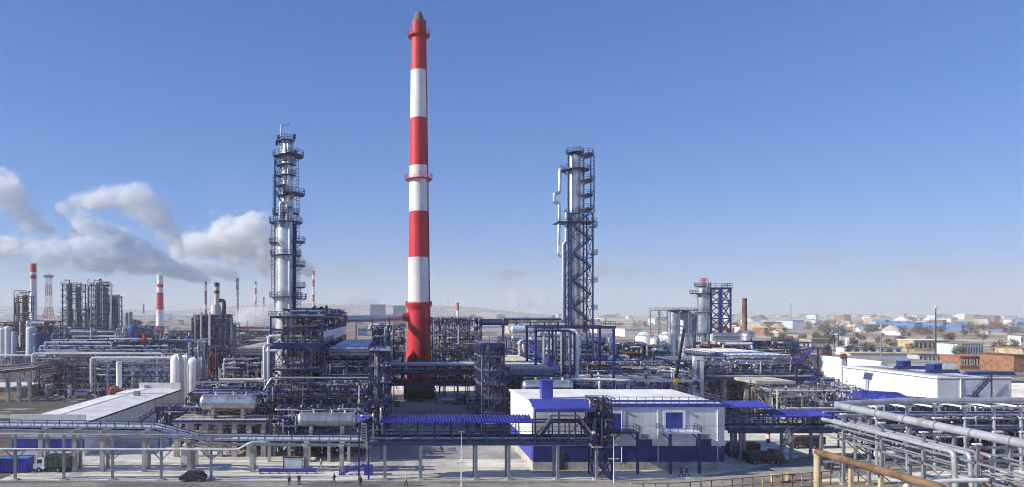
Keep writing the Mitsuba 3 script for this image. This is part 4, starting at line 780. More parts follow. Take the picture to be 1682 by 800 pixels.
# boundary fence
t = thing('boundary_fence', 'rusty rail fence with thin posts along the near edge of the road', 'fence')
xa, xb = 38, 84
fy = lambda x: 109.5 + max(0, x - 45) * .27
for k in range(24):
    x = xa + (xb - xa) * k / 23; part(t, 'post', B(x - .08, x + .08, fy(x) - .08, fy(x) + .08, 0, 2.3), 'm_brown' if k % 4 else 'm_ochre')
    if k: xp = xa + (xb - xa) * (k - 1) / 23; part(t, 'rail', M().beam((xp, fy(xp), 2.25), (x, fy(x), 2.25), .12), 'm_brown'); part(t, 'rail', M().beam((xp, fy(xp), 1.1), (x, fy(x), 1.1), .08), 'm_brown')
for k, (px, py) in enumerate(((1274, 793), (1298, 790), (1361, 771), (1388, 769))):
    x, y = at(px, py); t = thing('fence_block', ('pale concrete block by the boundary fence', 'second pale concrete block by the boundary fence, nearer the brown pipe', 'dark valve box past the brown pipe upright', 'dark valve box under the brown pipe')[k], 'block'); part(t, 'base', B(x - .6, x + .6, y - .5, y + .5, 0, 1.3), 'm_ochre' if k < 2 else 'm_dark'); part(t, 'top', B(x - .7, x + .7, y - .6, y + .6, 1.3, 1.5), 'm_concrete' if k < 2 else 'm_steel')
# white tower lamp pole standing before the gallery, little white boxes
for px, top, py, lab in ((758, 710, 800, 'thin white lamp pole standing before the covered gallery'), (1008, 716, 793, 'pale pole beside the stair tower of the compressor hall')):
    y = 33000 / (py - 515); x = X(px, y); t = thing('lamp_post', lab, 'lamp post')
    part(t, 'pole', M().cyl((x, y, 0), (x, y, Z(top, x, y)), .12, .07, 10), 'm_white'); part(t, 'lamp_head', B(x - .5, x + .5, y - .2, y + .2, Z(top, x, y), Z(top, x, y) + .18), 'm_steel'); part(t, 'cross_arm', B(x - .9, x + .9, y - .06, y + .06, 4.2, 4.35), 'm_white')

# ------------------------------------------------------------------ western foreground
rk = thing('pipe_bridge', 'long grey twin pipe bridge on concrete posts along the western front', 'pipe bridge')
ya, yb = 127.0, 129.4
zl = lambda px: float(np.interp(px, [-60, 256, 330, 600], [8.7, 8.3, 6.1, 5.9]))
nodes = [-60, 0, 60, 122, 168, 214, 256, 330, 372, 414, 458, 502, 548, 604]
for y, r, mt in ((ya, .36, 'm_pale'), (yb, .38, 'm_pipe'), ((ya + yb) / 2, .22, 'm_navy')): part(rk, 'pipe', M().path([(X(p, 127), y, zl(p) + r * .4) for p in (-60, 256, 330, 608)], r, 14), mt)
for p, q in zip(nodes[:-1], nodes[1:]):
    for y in (ya - .7, yb + .7): part(rk, 'girder', M().beam((X(p, 127), y, zl(p) - .75), (X(q, 127), y, zl(q) - .75), .2, .5), 'm_steel' if y < ya else 'm_navy')
    for w_ in (.15, .5, .85): x_ = X(p + (q - p) * w_, 127); z_ = zl(p + (q - p) * w_); part(rk, 'pipe_band', M().cyl((x_ - .07, ya, z_ + .144), (x_ + .07, ya, z_ + .144), .41, n=14), 'm_steel')
    part(rk, 'railing', M().rail([(X(p, 127), ya - .8, zl(p) + .35), (X(q, 127), ya - .8, zl(q) + .35)], 1.0, .12, 2.2), 'm_navy')
for p in (-20, 67, 122, 168, 237, 311, 414, 502, 561, 604):
    for y in (ya, yb): part(rk, 'post', B(X(p, 127) - .36 + (y > ya) * .1, X(p, 127) + .36 - (y > ya) * .1, y - .3, y + .3, 0, zl(p) - 1.02), 'm_concrete')
    part(rk, 'cap', B(X(p, 127) - .5, X(p, 127) + .5, ya - 1.0, yb + 1.0, zl(p) - 1.02, zl(p) - .6), 'm_concrete')
rk = thing('low_trestle', 'low trestle of thin pipes on forked steel posts before the concrete bridge', 'pipe trestle')
for p in (25, 105, 185, 265, 347):
    x = X(p, 120.6); part(rk, 'post', B(x - .2, x + .2, 120.4, 120.8, 0, 8.2), 'm_steel')
    part(rk, 'fork', M().beam((x, 120.6, 3.6), (x - 1.7, 120.6, 5.2), .16).beam((x, 120.6, 3.6), (x + 1.7, 120.6, 5.2), .16).beam((x - 2, 120.6, 5.3), (x + 2, 120.6, 5.3), .18), 'm_steel')
    part(rk, 'footing', B(x - .6, x + .6, 120, 121.2, 0, .22), 'm_concrete')
part(rk, 'pipe', M().path([(X(-20, 120), 120.2, 5.7), (X(390, 120), 120.2, 5.6), (X(412, 120), 120.2, 6.9), (X(440, 120), 121, 6.9)], .17, 8), 'm_white')
part(rk, 'pipe', M().path([(X(-20, 120), 120.5, 8.3), (X(425, 120), 120.5, 8.2)], .14, 8), 'm_alu'); part(rk, 'pipe', M().path([(X(-20, 120), 121, 7.7), (X(380, 120), 121, 7.6)], .12, 8), 'm_steel'); part(rk, 'pipe', M().path([(X(-20, 120), 121, 5.5), (X(370, 120), 121, 5.5)], .13, 8), 'm_rust')
# long white hall, west
wx0, wx1, wy0, wy1 = X(20, 141), X(139, 141), 141.0, 202.0
t = thing('low_white_hall', 'low white hall with long shallow roof and blue base band in the western front', 'building')
w = part(t, 'wall', B(wx0, wx1, wy0, wy1, 0, 6.9), 'm_panel')
for k in range(5):
    a, b = wx0 + (wx1 - wx0) * k / 5, wx0 + (wx1 - wx0) * (k + 1) / 5; part(w, 'panel', B(a + .03, b - .03, wy0 - .09, wy0 - .003, 3.7, 6.85), 'm_panel'); part(w, 'panel', B(a + .02, b - .02, wy0 - .08, wy0 - .003, 1.3, 3.66), 'm_royal')
for k in range(9): part(w, 'panel', B(wx1 + .003, wx1 + .09, wy0 + 6.77 * k + .03, wy0 + 6.77 * (k + 1) - .03, .4, 6.7), 'm_panel')
part(t, 'parapet', B(wx0 - .3, wx1 + .3, wy0 - .3, wy0 - .05, 6.0, 8.8), 'm_white'); part(t, 'parapet', B(wx0 + 3, wx1 + .3, wy1, wy1 + .3, 6.0, 9.1), 'm_white')
xm = wx0 + (wx1 - wx0) * .42
m = M().hexa([(wx0 - .3, wy0, 6.90), (xm - .2, wy0, 7.50), (xm - .2, wy1, 7.50), (wx0 - .3, wy1, 6.90), (wx0 - .3, wy0, 7.05), (xm - .2, wy0, 7.65), (xm - .2, wy1, 7.65), (wx0 - .3, wy1, 7.05)]); part(t, 'roof_slope', m, 'm_white')
n = 8
for k in range(n):
    a, b = wy0 + (wy1 - wy0) * k / n + .04, wy0 + (wy1 - wy0) * (k + 1) / n - .04
    part(t, 'roof_sheet', M().hexa([(xm + .2, a, 7.40), (wx1 + .3, a, 6.95), (wx1 + .3, b, 6.95), (xm + .2, b, 7.40), (xm + .2, a, 7.55), (wx1 + .3, a, 7.10), (wx1 + .3, b, 7.10), (xm + .2, b, 7.55)]), 'm_white')
part(t, 'gutter', B(wx1 + .31, wx1 + .55, wy0, wy1, 6.8, 7.05), 'm_dark'); part(t, 'ridge_gutter', B(xm - .19, xm + .19, wy0, wy1, 7.2, 7.36), 'm_steel')
for px, py, s in ((225, 650, 1.0), (241, 638, .7), (258, 634, .6)): x, y = at(px, py, 7.4); part(t, 'roof_vent', B(x - s * .7, x + s * .7, y - .7, y + .7, 7.2, 7.6 + s * 1.1), 'm_steel')
x, y = at(192, 648, 7.2); t = thing('roof_stack', 'white pipe stack on rust red base at the edge of the low white hall', 'pipe stack')
part(t, 'base', M().path([(x - 1.6, y, 6.6), (x - 1.2, y, 9.0), (x + .9, y, 9.0)], 1.0, 12), 'm_rust'); part(t, 'stack', M().cyl((x + .6, y, 9), (x + .6, y, 16.4), .75, n=16), 'm_white')
# vessel platform
vx0, vx1 = X(284, 140), X(438, 140)
t = thing('vessel_platform', 'concrete table with many posts carrying the higher silver vessel', 'platform')
part(t, 'slab', B(vx0, vx1, 139.5, 156, 7.0, 7.7), 'm_concrete'); part(t, 'slab_edge', B(vx0 - .1, vx1 + .1, 139.3, 139.48, 7.35, 7.8), 'm_navy')
for k in range(7):
    for y in (140.3, 148, 155): x = vx0 + .7 + (vx1 - vx0 - 1.4) * k / 6; part(t, 'post', B(x - .5, x + .5, y - .45, y + .45, 0, 7.0), 'm_concrete')
part(t, 'railing', M().rail([(vx0, 156, 7.7), (vx0, 139.6, 7.7), (vx1, 139.6, 7.7)], 1.1, .08), 'm_navy'); pipes(t, vx0, vx1, 146, 156, 8, 12, 36, 22, ('m_rust', 'm_alu', 'm_navy', 'm_pipe')); pipes(t, vx0, vx1, 141, 155, 2, 6.5, 20, 23)
hvessel('horizontal_vessel', 'shiny silver vessel lying on the concrete table, higher of the front pair', X(376, 143), 143, Z(660, 0, 143), 10.6, 1.62, 'x', 'm_alu', 7.7, 'm_concrete')
hvessel('horizontal_vessel', 'shiny silver vessel on short legs beside the gallery end cabin, lower of the front pair', X(537, 137), 137, Z(689, 0, 137), 10.6, 1.5, 'x', 'm_alu', 5.2, 'm_concrete')
x0, x1 = X(445, 137), X(606, 137)
t = thing('vessel_gantry', 'blue and concrete frame under the lower silver vessel', 'steel frame'); skeleton(t, x0, x1, 135.4, 147, [5.1], 5, 2, 'm_navy', .6, .5, decks=(0,), rails=(0,), postmat='m_concrete')
pipes(t, x0, x1, 139, 148, 1, 10, 60, 24, ('m_navy', 'm_dark', 'm_alu', 'm_rust', 'm_pipe')); pipes(t, x0, X(490, 137), 136, 140, 5.4, 9, 14, 25, ('m_alu', 'm_navy', 'm_pipe'))
t = thing('lower_frame', 'low dark blue steel frame with stairs between the front vessels and the tall frame', 'steel frame')
xa, xb = X(442, 152), X(604, 152); skeleton(t, xa, xb, 150, 161, [5.2, 9.4, 12.6], 5, 2, 'm_navy', .34, .36, decks=(0, 1), rails=(0, 1, 2), braces=(0, 1)); pipes(t, xa, xb, 149, 160, 5, 14, 80, 26, ('m_navy', 'm_alu', 'm_pipe', 'm_rust', 'm_dark'))
stair(t, (X(512, 149), 149, 5.2), (X(560, 149), 149, 9.4)); equip(xa, xb, 151, 157, 5.3, 8, 59, 'on the low dark blue frame behind the front vessels', 3.5); equip(xa, xb, 151, 160, 0, 7, 60, 'under the low dark blue frame behind the front vessels', 4)
xa, xb = X(328, 164), X(438, 164)
t = thing('lower_frame', 'navy pipe deck with white railings behind the concrete vessel table', 'steel frame'); skeleton(t, xa, xb, 162, 172, [6.0, 11.0], 4, 1, 'm_navy', .34, .36, decks=(0, 1), rails=(0, 1), braces=(0,)); pipes(t, xa, xb, 161, 171, 6.5, 13.5, 70, 27, ('m_navy', 'm_alu', 'm_pipe', 'm_rust', 'm_white')); equip(xa, xb, 163, 168, 11.1, 6, 61, 'on the navy deck behind the concrete vessel table', 3.5)
t = thing('catwalk', 'navy catwalk with stair linking the low white hall to the vessel table', 'walkway')
xa, xb = X(258, 150), X(330, 150); part(t, 'deck', B(xa, xb, 149, 151.5, 8.2, 8.4), 'm_navy'); part(t, 'railing', M().rail([(xa, 149, 8.4), (xb, 149, 8.4)], 1.5, .12, 1.5, 3), 'm_navy'); stair(t, (X(228, 150), 150, 5.4), (xa, 150, 8.3)); 
for k in range(4): x = xa + (xb - xa) * (k + .2) / 4; part(t, 'post', B(x - .2, x + .2, 150, 150.4, 0, 8.2), 'm_navy')
pipes(t, xa, xb, 149, 152, 4, 9, 16, 28, ('m_navy', 'm_pipe', 'm_rust'))
for px, py in ((233, 672), (313, 656)): x, y = at(px, py + 25); tt = thing('red_manifold', 'cluster of red valves on post beside the low white hall' if px < 250 else 'cluster of red valves by the white bullet tanks', 'valve'); part(tt, 'post', M().cyl((x, y, 0), (x, y, 4), .3, n=10), 'm_steel'); part(tt, 'wheel', M().lathe((x, y - .6, 4.6), [(.2, -.2), (1.2, -.15), (1.2, .15), (.2, .2)], 14, 'y'), 'm_red'); part(tt, 'body', M().path([(x - 1.6, y, 4.2), (x + 1.6, y, 4.2), (x + 1.6, y, 6)], .4, 10), 'm_red')
for k, px in enumerate((291, 305, 318, 329)):
    y = 206 + (k % 2) * 5; x = X(px, y); t = vvessel('bullet_tank', ('white upright bullet tank, first and brightest of the four', 'second white upright bullet tank from the brightest one', 'third white upright bullet tank, half hidden', 'last grey white bullet tank, next to the red pipe frame')[k], x, y, 1.2, 17.6 - .5 * k, 2.0, 'm_white' if k < 3 else 'm_pipe', None, 'tank', 1.0, 24)
    for q in range(4): part(t, 'leg', B(x + 1.3 * (q % 2 * 2 - 1) - .2, x + 1.3 * (q % 2 * 2 - 1) + .2, y + 1.3 * (q // 2 * 2 - 1) - .2, y + 1.3 * (q // 2 * 2 - 1) + .2, 0, 1.6), 'm_concrete')
    part(t, 'side_pipe', M().path([(x + 1.2, y - 2.1, 1), (x + 1.2, y - 2.1, 16), (x + .4, y - .6, 17.8 - .5 * k)], .16, 8), 'm_pipe')
t = thing('pipe_gantry', 'rusty red and navy pipe frame beside the white bullet tanks', 'steel frame'); xa, xb = X(340, 200), X(362, 200); skeleton(t, xa, xb, 200, 212, [5, 10, 15, 19], 2, 2, 'm_navy', .3, .3, rails=(1, 2, 3), braces=(1, 3)); pipes(t, xa, xb, 199, 211, 2, 20, 40, 29, ('m_rust', 'm_red', 'm_navy', 'm_alu'))
# white pipe portal frames behind the low hall
for k, (pa, pb, py, y, lab) in enumerate(((54, 268, 581, 268, 'long white pipe portal running behind the low white hall'), (0, 92, 584, 300, 'short white pipe portal at the western edge of the picture'), (150, 300, 588, 240, 'lower grey pipe portal before the white bullet tanks'))):
    t = thing('pipe_portal', lab, 'pipe rack'); xa, xb = X(pa, y), X(pb, y); z = Z(py, 0, y)
    part(t, 'top_pipe', M().path([(xa, y, 2), (xa, y, z), (xb, y, z), (xb, y, z - 6)], .5, 12), 'm_white'); 
    for q in range(3): part(t, 'pipe', M().path([(xa + 1, y + 1 + q, z - 2 - 2.2 * q), (xb - 1, y + 1 + q, z - 2 - 2.2 * q)], .35, 10), ('m_pipe', 'm_white', 'm_pale')[q])
    for q in range(8): x = xa + .8 + (xb - xa - 1.6) * q / 7; part(t, 'post', B(x - .25, x + .25, y + 1, y + 1.5, 0, z - .6), 'm_pale' if q % 2 else 'm_steel'); part(t, 'post', B(x - .25, x + .25, y + 6, y + 6.5, 0, z - 1.6), 'm_steel'); part(t, 'cross_beam', B(x - .2, x + .2, y + 1.6, y + 5.9, z - 1.8, z - 1.4), 'm_steel')
    pipes(t, xa, xb, y, y + 14, 3, z - 1, 40, 70 + k, ('m_pipe', 'm_pale', 'm_navy', 'm_rust', 'm_alu'))
t = thing('rusty_rack', 'rust red pipe bundle on concrete stilts at the western edge', 'pipe rack'); y = 232; xa, xb = X(-30, y), X(58, y)
for k in range(7): part(t, 'pipe', M().path([(xa, y - 6 + 2 * k, 9.5 + .75 * (k % 3)), (xb, y - 2 + 2 * k, 11.2 + .75 * (k % 3)), (xb + 3, y + 30, 12)], .24, 9), ('m_rust', 'm_pipe', 'm_brown', 'm_white')[k % 4])
for k in range(6): x = xa + (xb - xa) * k / 5; part(t, 'post', B(x - .5, x + .5, y - 4, y - 3, 0, 9.3 + k * .3), 'm_concrete'); part(t, 'cap', B(x - .4, x + .4, y - 7, y + 8, 9.0 + k * .3, 9.4 + k * .3), 'm_rust')
x, y = at(97, 648); vvessel('rust_tank', 'rust red upright tank behind the low white hall', x, y, 0, 10, 1.9, 'm_rust')
x, y = at(10, 655); t = thing('flat_shed', 'pale flat roofed shed under the rusty pipes', 'shed'); part(t, 'wall', B(x - 10, x + 5, y, y + 14, 0, 4), 'm_ochre'); part(t, 'roof', B(x - 10.5, x + 5.5, y - .5, y + 14.5, 4, 4.3), 'm_white')
t = thing('process_frame', 'low hazy pipe frame behind the long white pipe portal', 'steel frame'); skeleton(t, X(100, 330), X(318, 330), 330, 350, [5, 10, 14], 8, 2, 'm_navy', .35, .4, rails=(1, 2), braces=(1,)); pipes(t, X(60, 320), X(318, 320), 318, 350, 3, 17, 90, 30, ('m_pipe', 'm_navy', 'm_alu', 'm_rust', 'm_pale'), (.2, .5))
for k, px in enumerate((236,)):
    t, x, y = stack('striped_post', 'short red and white banded stack in front of the striped far chimney', 238, 330, Z(548, 0, 330), 2.6, 2.2, [(0, 'm_white'), (.35, 'm_red'), (.5, 'm_white'), (.72, 'm_red')])

t = thing('pipe_gantry', 'dark crowded pipe stand between the rusty rack and the low white hall', 'steel frame'); skeleton(t, X(70, 246), X(190, 246), 246, 258, [4.5, 8.5, 12], 7, 1, 'm_steel', .3, .35, decks=(1,), rails=(1, 2), braces=(0, 1)); pipes(t, X(62, 246), X(195, 246), 243, 258, 1, 14, 60, 231, ('m_rust', 'm_pipe', 'm_navy', 'm_alu', 'm_brown', 'm_dark'))
equip(X(70, 238), X(185, 238), 236, 242, 0, 8, 62, 'before the dark crowded pipe stand in the west', 5)

# ------------------------------------------------------------------ vehicles, signs, people
def wheels(t, x, y, xs, w, r):
    for k in xs:
        for s in (-1, 1): wv = part(t, 'wheel', M().cyl((x + k, y + s * w - .15, r), (x + k, y + s * w + .15, r), r, n=16), 'm_tyre'); part(wv, 'rim', M().cyl((x + k, y + s * w - .17, r), (x + k, y + s * w + .17, r), r * .55, n=12), 'm_steel')
def truck(label, px, py, L, cab, box, W=1.25, boxh=3.1, flip=1):
    x, y = at(px, py); y += 1.6; t = thing('truck', label, 'truck'); f = flip
    part(t, 'chassis', B(x - L / 2, x + L / 2, y - .6, y + .6, .55, .95), 'm_dark'); wheels(t, x, y, (-L / 2 + 1.1, L / 2 - 1.3, L / 2 - 2.5), W - .1, .48)
    c = x - f * L / 2; P = lambda q: (c + f * q)
    prof = [(0, .7), (0, 1.5), (.25, 1.75), (.75, 2.7), (2.1, 2.75), (2.1, .7)]
    cb = part(t, 'cab', (lambda mm: mm)(trimesh_prism([(P(a), b) for a, b in prof], y - W, y + W)), cab)
    part(cb, 'windscreen', M().hexa([(P(.3), y - W + .12, 1.8), (P(.3), y + W - .12, 1.8), (P(.33), y + W - .12, 1.8), (P(.33), y - W + .12, 1.8), (P(.72), y - W + .12, 2.62), (P(.72), y + W - .12, 2.62), (P(.78), y + W - .12, 2.62), (P(.78), y - W + .12, 2.62)]), 'm_glass')
    part(cb, 'side_window', B(P(.75), P(1.7), y - W - .02, y - W + .05, 1.75, 2.5), 'm_glass'); part(cb, 'bumper', B(P(-.12), P(.05), y - W, y + W, .5, .85), 'm_dark'); part(cb, 'headlight', B(P(-.03), P(.03), y - W + .1, y - W + .45, .95, 1.2), 'm_white'); part(cb, 'headlight', B(P(-.03), P(.03), y + W - .45, y + W - .1, .95, 1.2), 'm_white')
    part(t, 'cargo_box', B(P(2.25), P(L), y - W - .05, y + W + .05, .97, boxh), box)
    for k in range(5): part(t, 'box_rib', B(P(2.6 + k * (L - 3) / 4) - .05, P(2.6 + k * (L - 3) / 4) + .05, y - W - .1, y - W - .052, 1.0, boxh - .05), box)
    return t
def trimesh_prism(pts, y0, y1):
    m = M(); n = len(pts); cx = sum(p[0] for p in pts) / n; cz = sum(p[1] for p in pts) / n
    if sum(p[0] * q[1] - q[0] * p[1] for p, q in zip(pts, pts[1:] + pts[:1])) < 0: pts = pts[::-1]
    A = [(p[0], y0, p[1]) for p in pts]; Bq = [(p[0], y1, p[1]) for p in pts]
    for i in range(n):
        j = (i + 1) % n; m.add([A[i], Bq[i], Bq[j], A[j]], [[0, 1, 2], [0, 2, 3]])
        m.add([(cx, y0, cz), A[i], A[j]], [[0, 1, 2]]); m.add([(cx, y1, cz), Bq[j], Bq[i]], [[0, 1, 2]])
    return m
truck('white cabbed truck with dark green box body parked on the western road', 84, 777, 7.2, 'm_white', 'm_green')
x, y = at(22, 777); t = thing('container', 'royal blue container parked in front of the white cabbed truck', 'container')
part(t, 'body', B(x - 4, x + 2.6, y, y + 2.5, .15, 2.7), 'm_royal'); part(t, 'lid', B(x - 4.1, x + 2.7, y - .1, y + 2.6, 2.7, 2.85), 'm_cityblue')
for k in range(11): part(t, 'rib', B(x - 3.9 + k * .6, x - 3.7 + k * .6, y - .08, y - .003, .2, 2.65), 'm_royal')
def car(label, px, py, L, body, h=1.6):
    x, y = at(px, py); y += .9; t = thing('parked_car', label, 'car')
    part(t, 'body', trimesh_prism([(x - L / 2, .35), (x - L / 2, .95), (x - L * .4, 1.05), (x + L * .46, 1.05), (x + L / 2, .9), (x + L / 2, .35)], y - .85, y + .85), body)
    part(t, 'cabin', trimesh_prism([(x - L * .36, 1.05), (x - L * .24, h), (x + L * .34, h), (x + L * .44, 1.05)], y - .76, y + .76), body)
    for a, b in ((-.27, -.06), (-.04, .15), (.17, .34)): part(t, 'window', B(x + a * L, x + b * L, y - .79, y - .74, 1.08, h - .1), 'm_glass')
    part(t, 'headlight', B(x - L / 2 - .02, x - L / 2 + .03, y - .75, y - .45, .65, .85), 'm_white'); part(t, 'tail_light', B(x + L / 2 - .03, x + L / 2 + .02, y - .75, y - .5, .65, .9), 'm_red')
    wheels(t, x, y, (-L * .31, L * .31), .74, .34); return t
car('dark estate car parked below the low pipe trestle', 315, 792, 4.6, 'm_dark', 1.75)
car('dark car parked by a gallery post past the compressor hall', 1232, 757, 4.4, 'm_dark')
truck('rusty brown tipper truck parked in the shade east of the compressor hall', 1262, 764, 7.0, 'm_rust', 'm_dark', 1.25, 2.3, -1)
truck('dark lorry standing behind the gallery posts east of the compressor hall', 1225, 752, 6.5, 'm_dark', 'm_rust', 1.25, 2.8)
truck('rusty and dark truck parked deep under the eastern gallery', 1330, 738, 7.5, 'm_rust', 'm_dark', 1.25, 2.6)
sx, sy = at(1262, 727); t = vvessel('striped_drum', 'small red and white upright drum below the eastern gallery', sx, sy, 0, 1.1, .42, 'm_red'); part(t, 'band', M().cyl((sx, sy, 1.0), (sx, sy, 1.9), .43, n=16), 'm_white'); part(t, 'cap', M().cyl((sx, sy, 1.9), (sx, sy, 2.5), .42, .25, 16), 'm_red')
def board(label, px0, px1, py0, py1, cat='sign board'):
    y = 33000 / (py1 - 515); a, b = X(px0, y), X(px1, y); zt = Z(py0, a, y); t = thing('notice_board', label, cat)
    part(t, 'panel', B(a + .12, b - .12, y - .06, y + .04, .5, zt - .12), 'm_panel'); part(t, 'frame', M().box(a, a + .12, y - .1, y + .08, 0, zt).box(b - .12, b, y - .1, y + .08, 0, zt).box(a + .12, b - .12, y - .1, y + .08, zt - .12, zt).box(a + .12, b - .12, y - .1, y + .08, .35, .5), 'm_dark'); part(t, 'roof', B(a - .1, b + .1, y - .25, y + .25, zt + .003, zt + .1), 'm_rust')
board('blank white notice board in dark frame before the pipe bridge', 465, 497, 751, 776)
y = 33000 / (767 - 515); t = thing('white_cabinet', 'white electrical cabinet among posts below the vessel table', 'cabinet'); part(t, 'body', B(X(297, y), X(322, y), y, y + 1.6, .2, 3.1), 'm_white'); part(t, 'roof', B(X(296, y), X(323, y), y - .15, y + 1.75, 3.1, 3.25), 'm_panel'); part(t, 'plinth', B(X(297, y) + .1, X(322, y) - .1, y + .1, y + 1.5, 0, .2), 'm_dark'); part(t, 'door_joint', B(X(309, y) - .03, X(309, y) + .03, y - .02, y - .003, .3, 3), 'm_dark')
y = 125.3; t = thing('violet_barrier', 'low violet blue barrier on the pale ground below the notice board', 'barrier'); part(t, 'panel', B(X(425, y), X(519, y), y, y + .3, .35, .95), 'm_royal')
for k in range(7): x = X(427, y) + k * 1.72; part(t, 'foot', B(x - .1, x + .1, y - .2, y + .5, 0, .35), 'm_steel')
t = thing('access_ramp', 'violet blue ramp with steel rails leading up to the gallery post', 'ramp'); x0, x1 = X(557, 124), X(598, 124); stair(t, (x0, 124.5, .1), (x1, 124.5, 1.9), 1.0, 'm_royal'); part(t, 'landing', B(x1, x1 + 1.6, 123.9, 125.1, 0, 1.85), 'm_royal')

def capsule_union(bones, rad):
    parts = []
    sp = {k: manifold3d.Manifold.sphere(r, 10) for k, r in rad.items()}
    for a, b in bones:
        pa, pb = J[a], J[b]; parts.append(manifold3d.Manifold.batch_hull([sp[a].translate(tuple(pa)), sp[b].translate(tuple(pb))]))
    m = manifold3d.Manifold.batch_boolean(parts, manifold3d.OpType.Add).to_mesh()
    return np.array(m.vert_properties[:, :3], float), np.array(m.tri_verts, int)
J = {}
def person(label, px, py, top, legs, heading=0.0, stride=.28, bend=0.0):
    x, y = at(px, py); t = thing('person', label, 'person'); s = stride
    J.clear(); J.update(head=(.03, 0, 1.64), crown=(.0, 0, 1.70), nose=(.125, 0, 1.63), neck=(0, 0, 1.48), chest=(0, 0, 1.30), belly=(0, 0, 1.08), pelvis=(0, 0, .95),
        shl=(0, .2, 1.42), shr=(0, -.2, 1.42), ell=(.02 + s * .3, .27, 1.14), elr=(-.05 - s * .3, -.27, 1.14), wrl=(.12 + s * .6, .24, .92), wrr=(.06 - s * .4, -.24, .92), hal=(.17 + s * .7, .23, .82), har=(.08 - s * .4, -.23, .81),
        hil=(0, .1, .92), hir=(0, -.1, .92), knl=(-s * .35, .11, .50), knr=(s * .6, -.11, .50), anl=(-s * 1.1, .11, .10), anr=(s * .9, -.11, .10), tol=(-s * 1.1 + .18, .12, .05), tor=(s * .9 + .18, -.12, .05), earl=(.02, .09, 1.63), earr=(.02, -.09, 1.63))
    R = dict(head=.1, crown=.095, nose=.018, neck=.06, chest=.16, belly=.14, pelvis=.15, shl=.075, shr=.075, ell=.05, elr=.05, wrl=.035, wrr=.035, hal=.035, har=.035, hil=.1, hir=.1, knl=.062, knr=.062, anl=.045, anr=.045, tol=.04, tor=.04, earl=.025, earr=.025)
    body = [('head', 'crown'), ('head', 'nose'), ('head', 'neck'), ('earl', 'earr'), ('neck', 'chest'), ('chest', 'belly'), ('belly', 'pelvis'), ('shl', 'shr'), ('shl', 'chest'), ('shr', 'chest'), ('shl', 'ell'), ('shr', 'elr'), ('ell', 'wrl'), ('elr', 'wrr'), ('wrl', 'hal'), ('wrr', 'har'), ('pelvis', 'hil'), ('pelvis', 'hir'), ('hil', 'knl'), ('hir', 'knr'), ('knl', 'anl'), ('knr', 'anr'), ('anl', 'tol'), ('anr', 'tor')]
    def place(vf): v, f = vf; c, q = math.cos(heading), math.sin(heading); return (v @ np.array([[c, -q, 0], [q, c, 0], [0, 0, 1]]).T + [x, y, .02], f)
    fat = lambda k, d: {n_: r + d for n_, r in R.items()}
    put_flat(t, 'body', place(capsule_union(body, R)), 'm_skin')
    put_flat(t, 'jacket', place(capsule_union([('chest', 'belly'), ('belly', 'pelvis'), ('shl', 'shr'), ('shl', 'chest'), ('shr', 'chest'), ('shl', 'ell'), ('shr', 'elr'), ('ell', 'wrl'), ('elr', 'wrr')], fat(0, .035))), top)
    put_flat(t, 'trousers', place(capsule_union([('pelvis', 'hil'), ('pelvis', 'hir'), ('hil', 'knl'), ('hir', 'knr'), ('knl', 'anl'), ('knr', 'anr')], fat(0, .022))), legs)
    put_flat(t, 'boots', place(capsule_union([('anl', 'tol'), ('anr', 'tor')], fat(0, .03))), 'm_dark')
    J['crown'] = (0, 0, 1.72); put_flat(t, 'hard_hat', place(capsule_union([('crown', 'crown')], {'crown': .125})), 'm_white' if top != 'm_dark' else 'm_dark')
def put_flat(t, n_, vf, mat): scene[num(t + '__' + n_)] = mikit.ply(vf, mat, smooth=40)
for lab, px, py, top, legs, hd, st in (('person in dark clothes on the road, first of the pair walking below the violet barrier', 475, 797, 'm_dark', 'm_dark', 1.4, .2), ('person in dark clothes on the road, second of the pair below the violet barrier', 491, 796, 'm_navy', 'm_dark', 1.5, .25),
        ('person in dark jacket striding near the foot of the violet ramp', 549, 794, 'm_dark', 'm_navy', 3.0, .36), ('person in pale yellow jacket walking on the pale yard behind the bridge posts', 527, 768, 'm_ochre', 'm_steel', .4, .34), ('person in dark clothes at the bottom edge before the gallery', 592, 799, 'm_dark', 'm_dark', 1.6, .2),
        ('person in navy jacket before the plinth of the compressor hall, leading', 1128, 782, 'm_navy', 'm_dark', .2, .36), ('person in dark jacket following another before the compressor hall plinth', 1119, 783, 'm_dark', 'm_dark', .2, .3), ('person in orange vest near the covered gallery on the road', 667, 799, 'm_orange', 'm_dark', .5, .3), ('person in dark jacket standing beyond the brown pipe upright', 1366, 778, 'm_dark', 'm_navy', 1.2, .1)):
    person(lab, px, py, top, legs, hd, st)
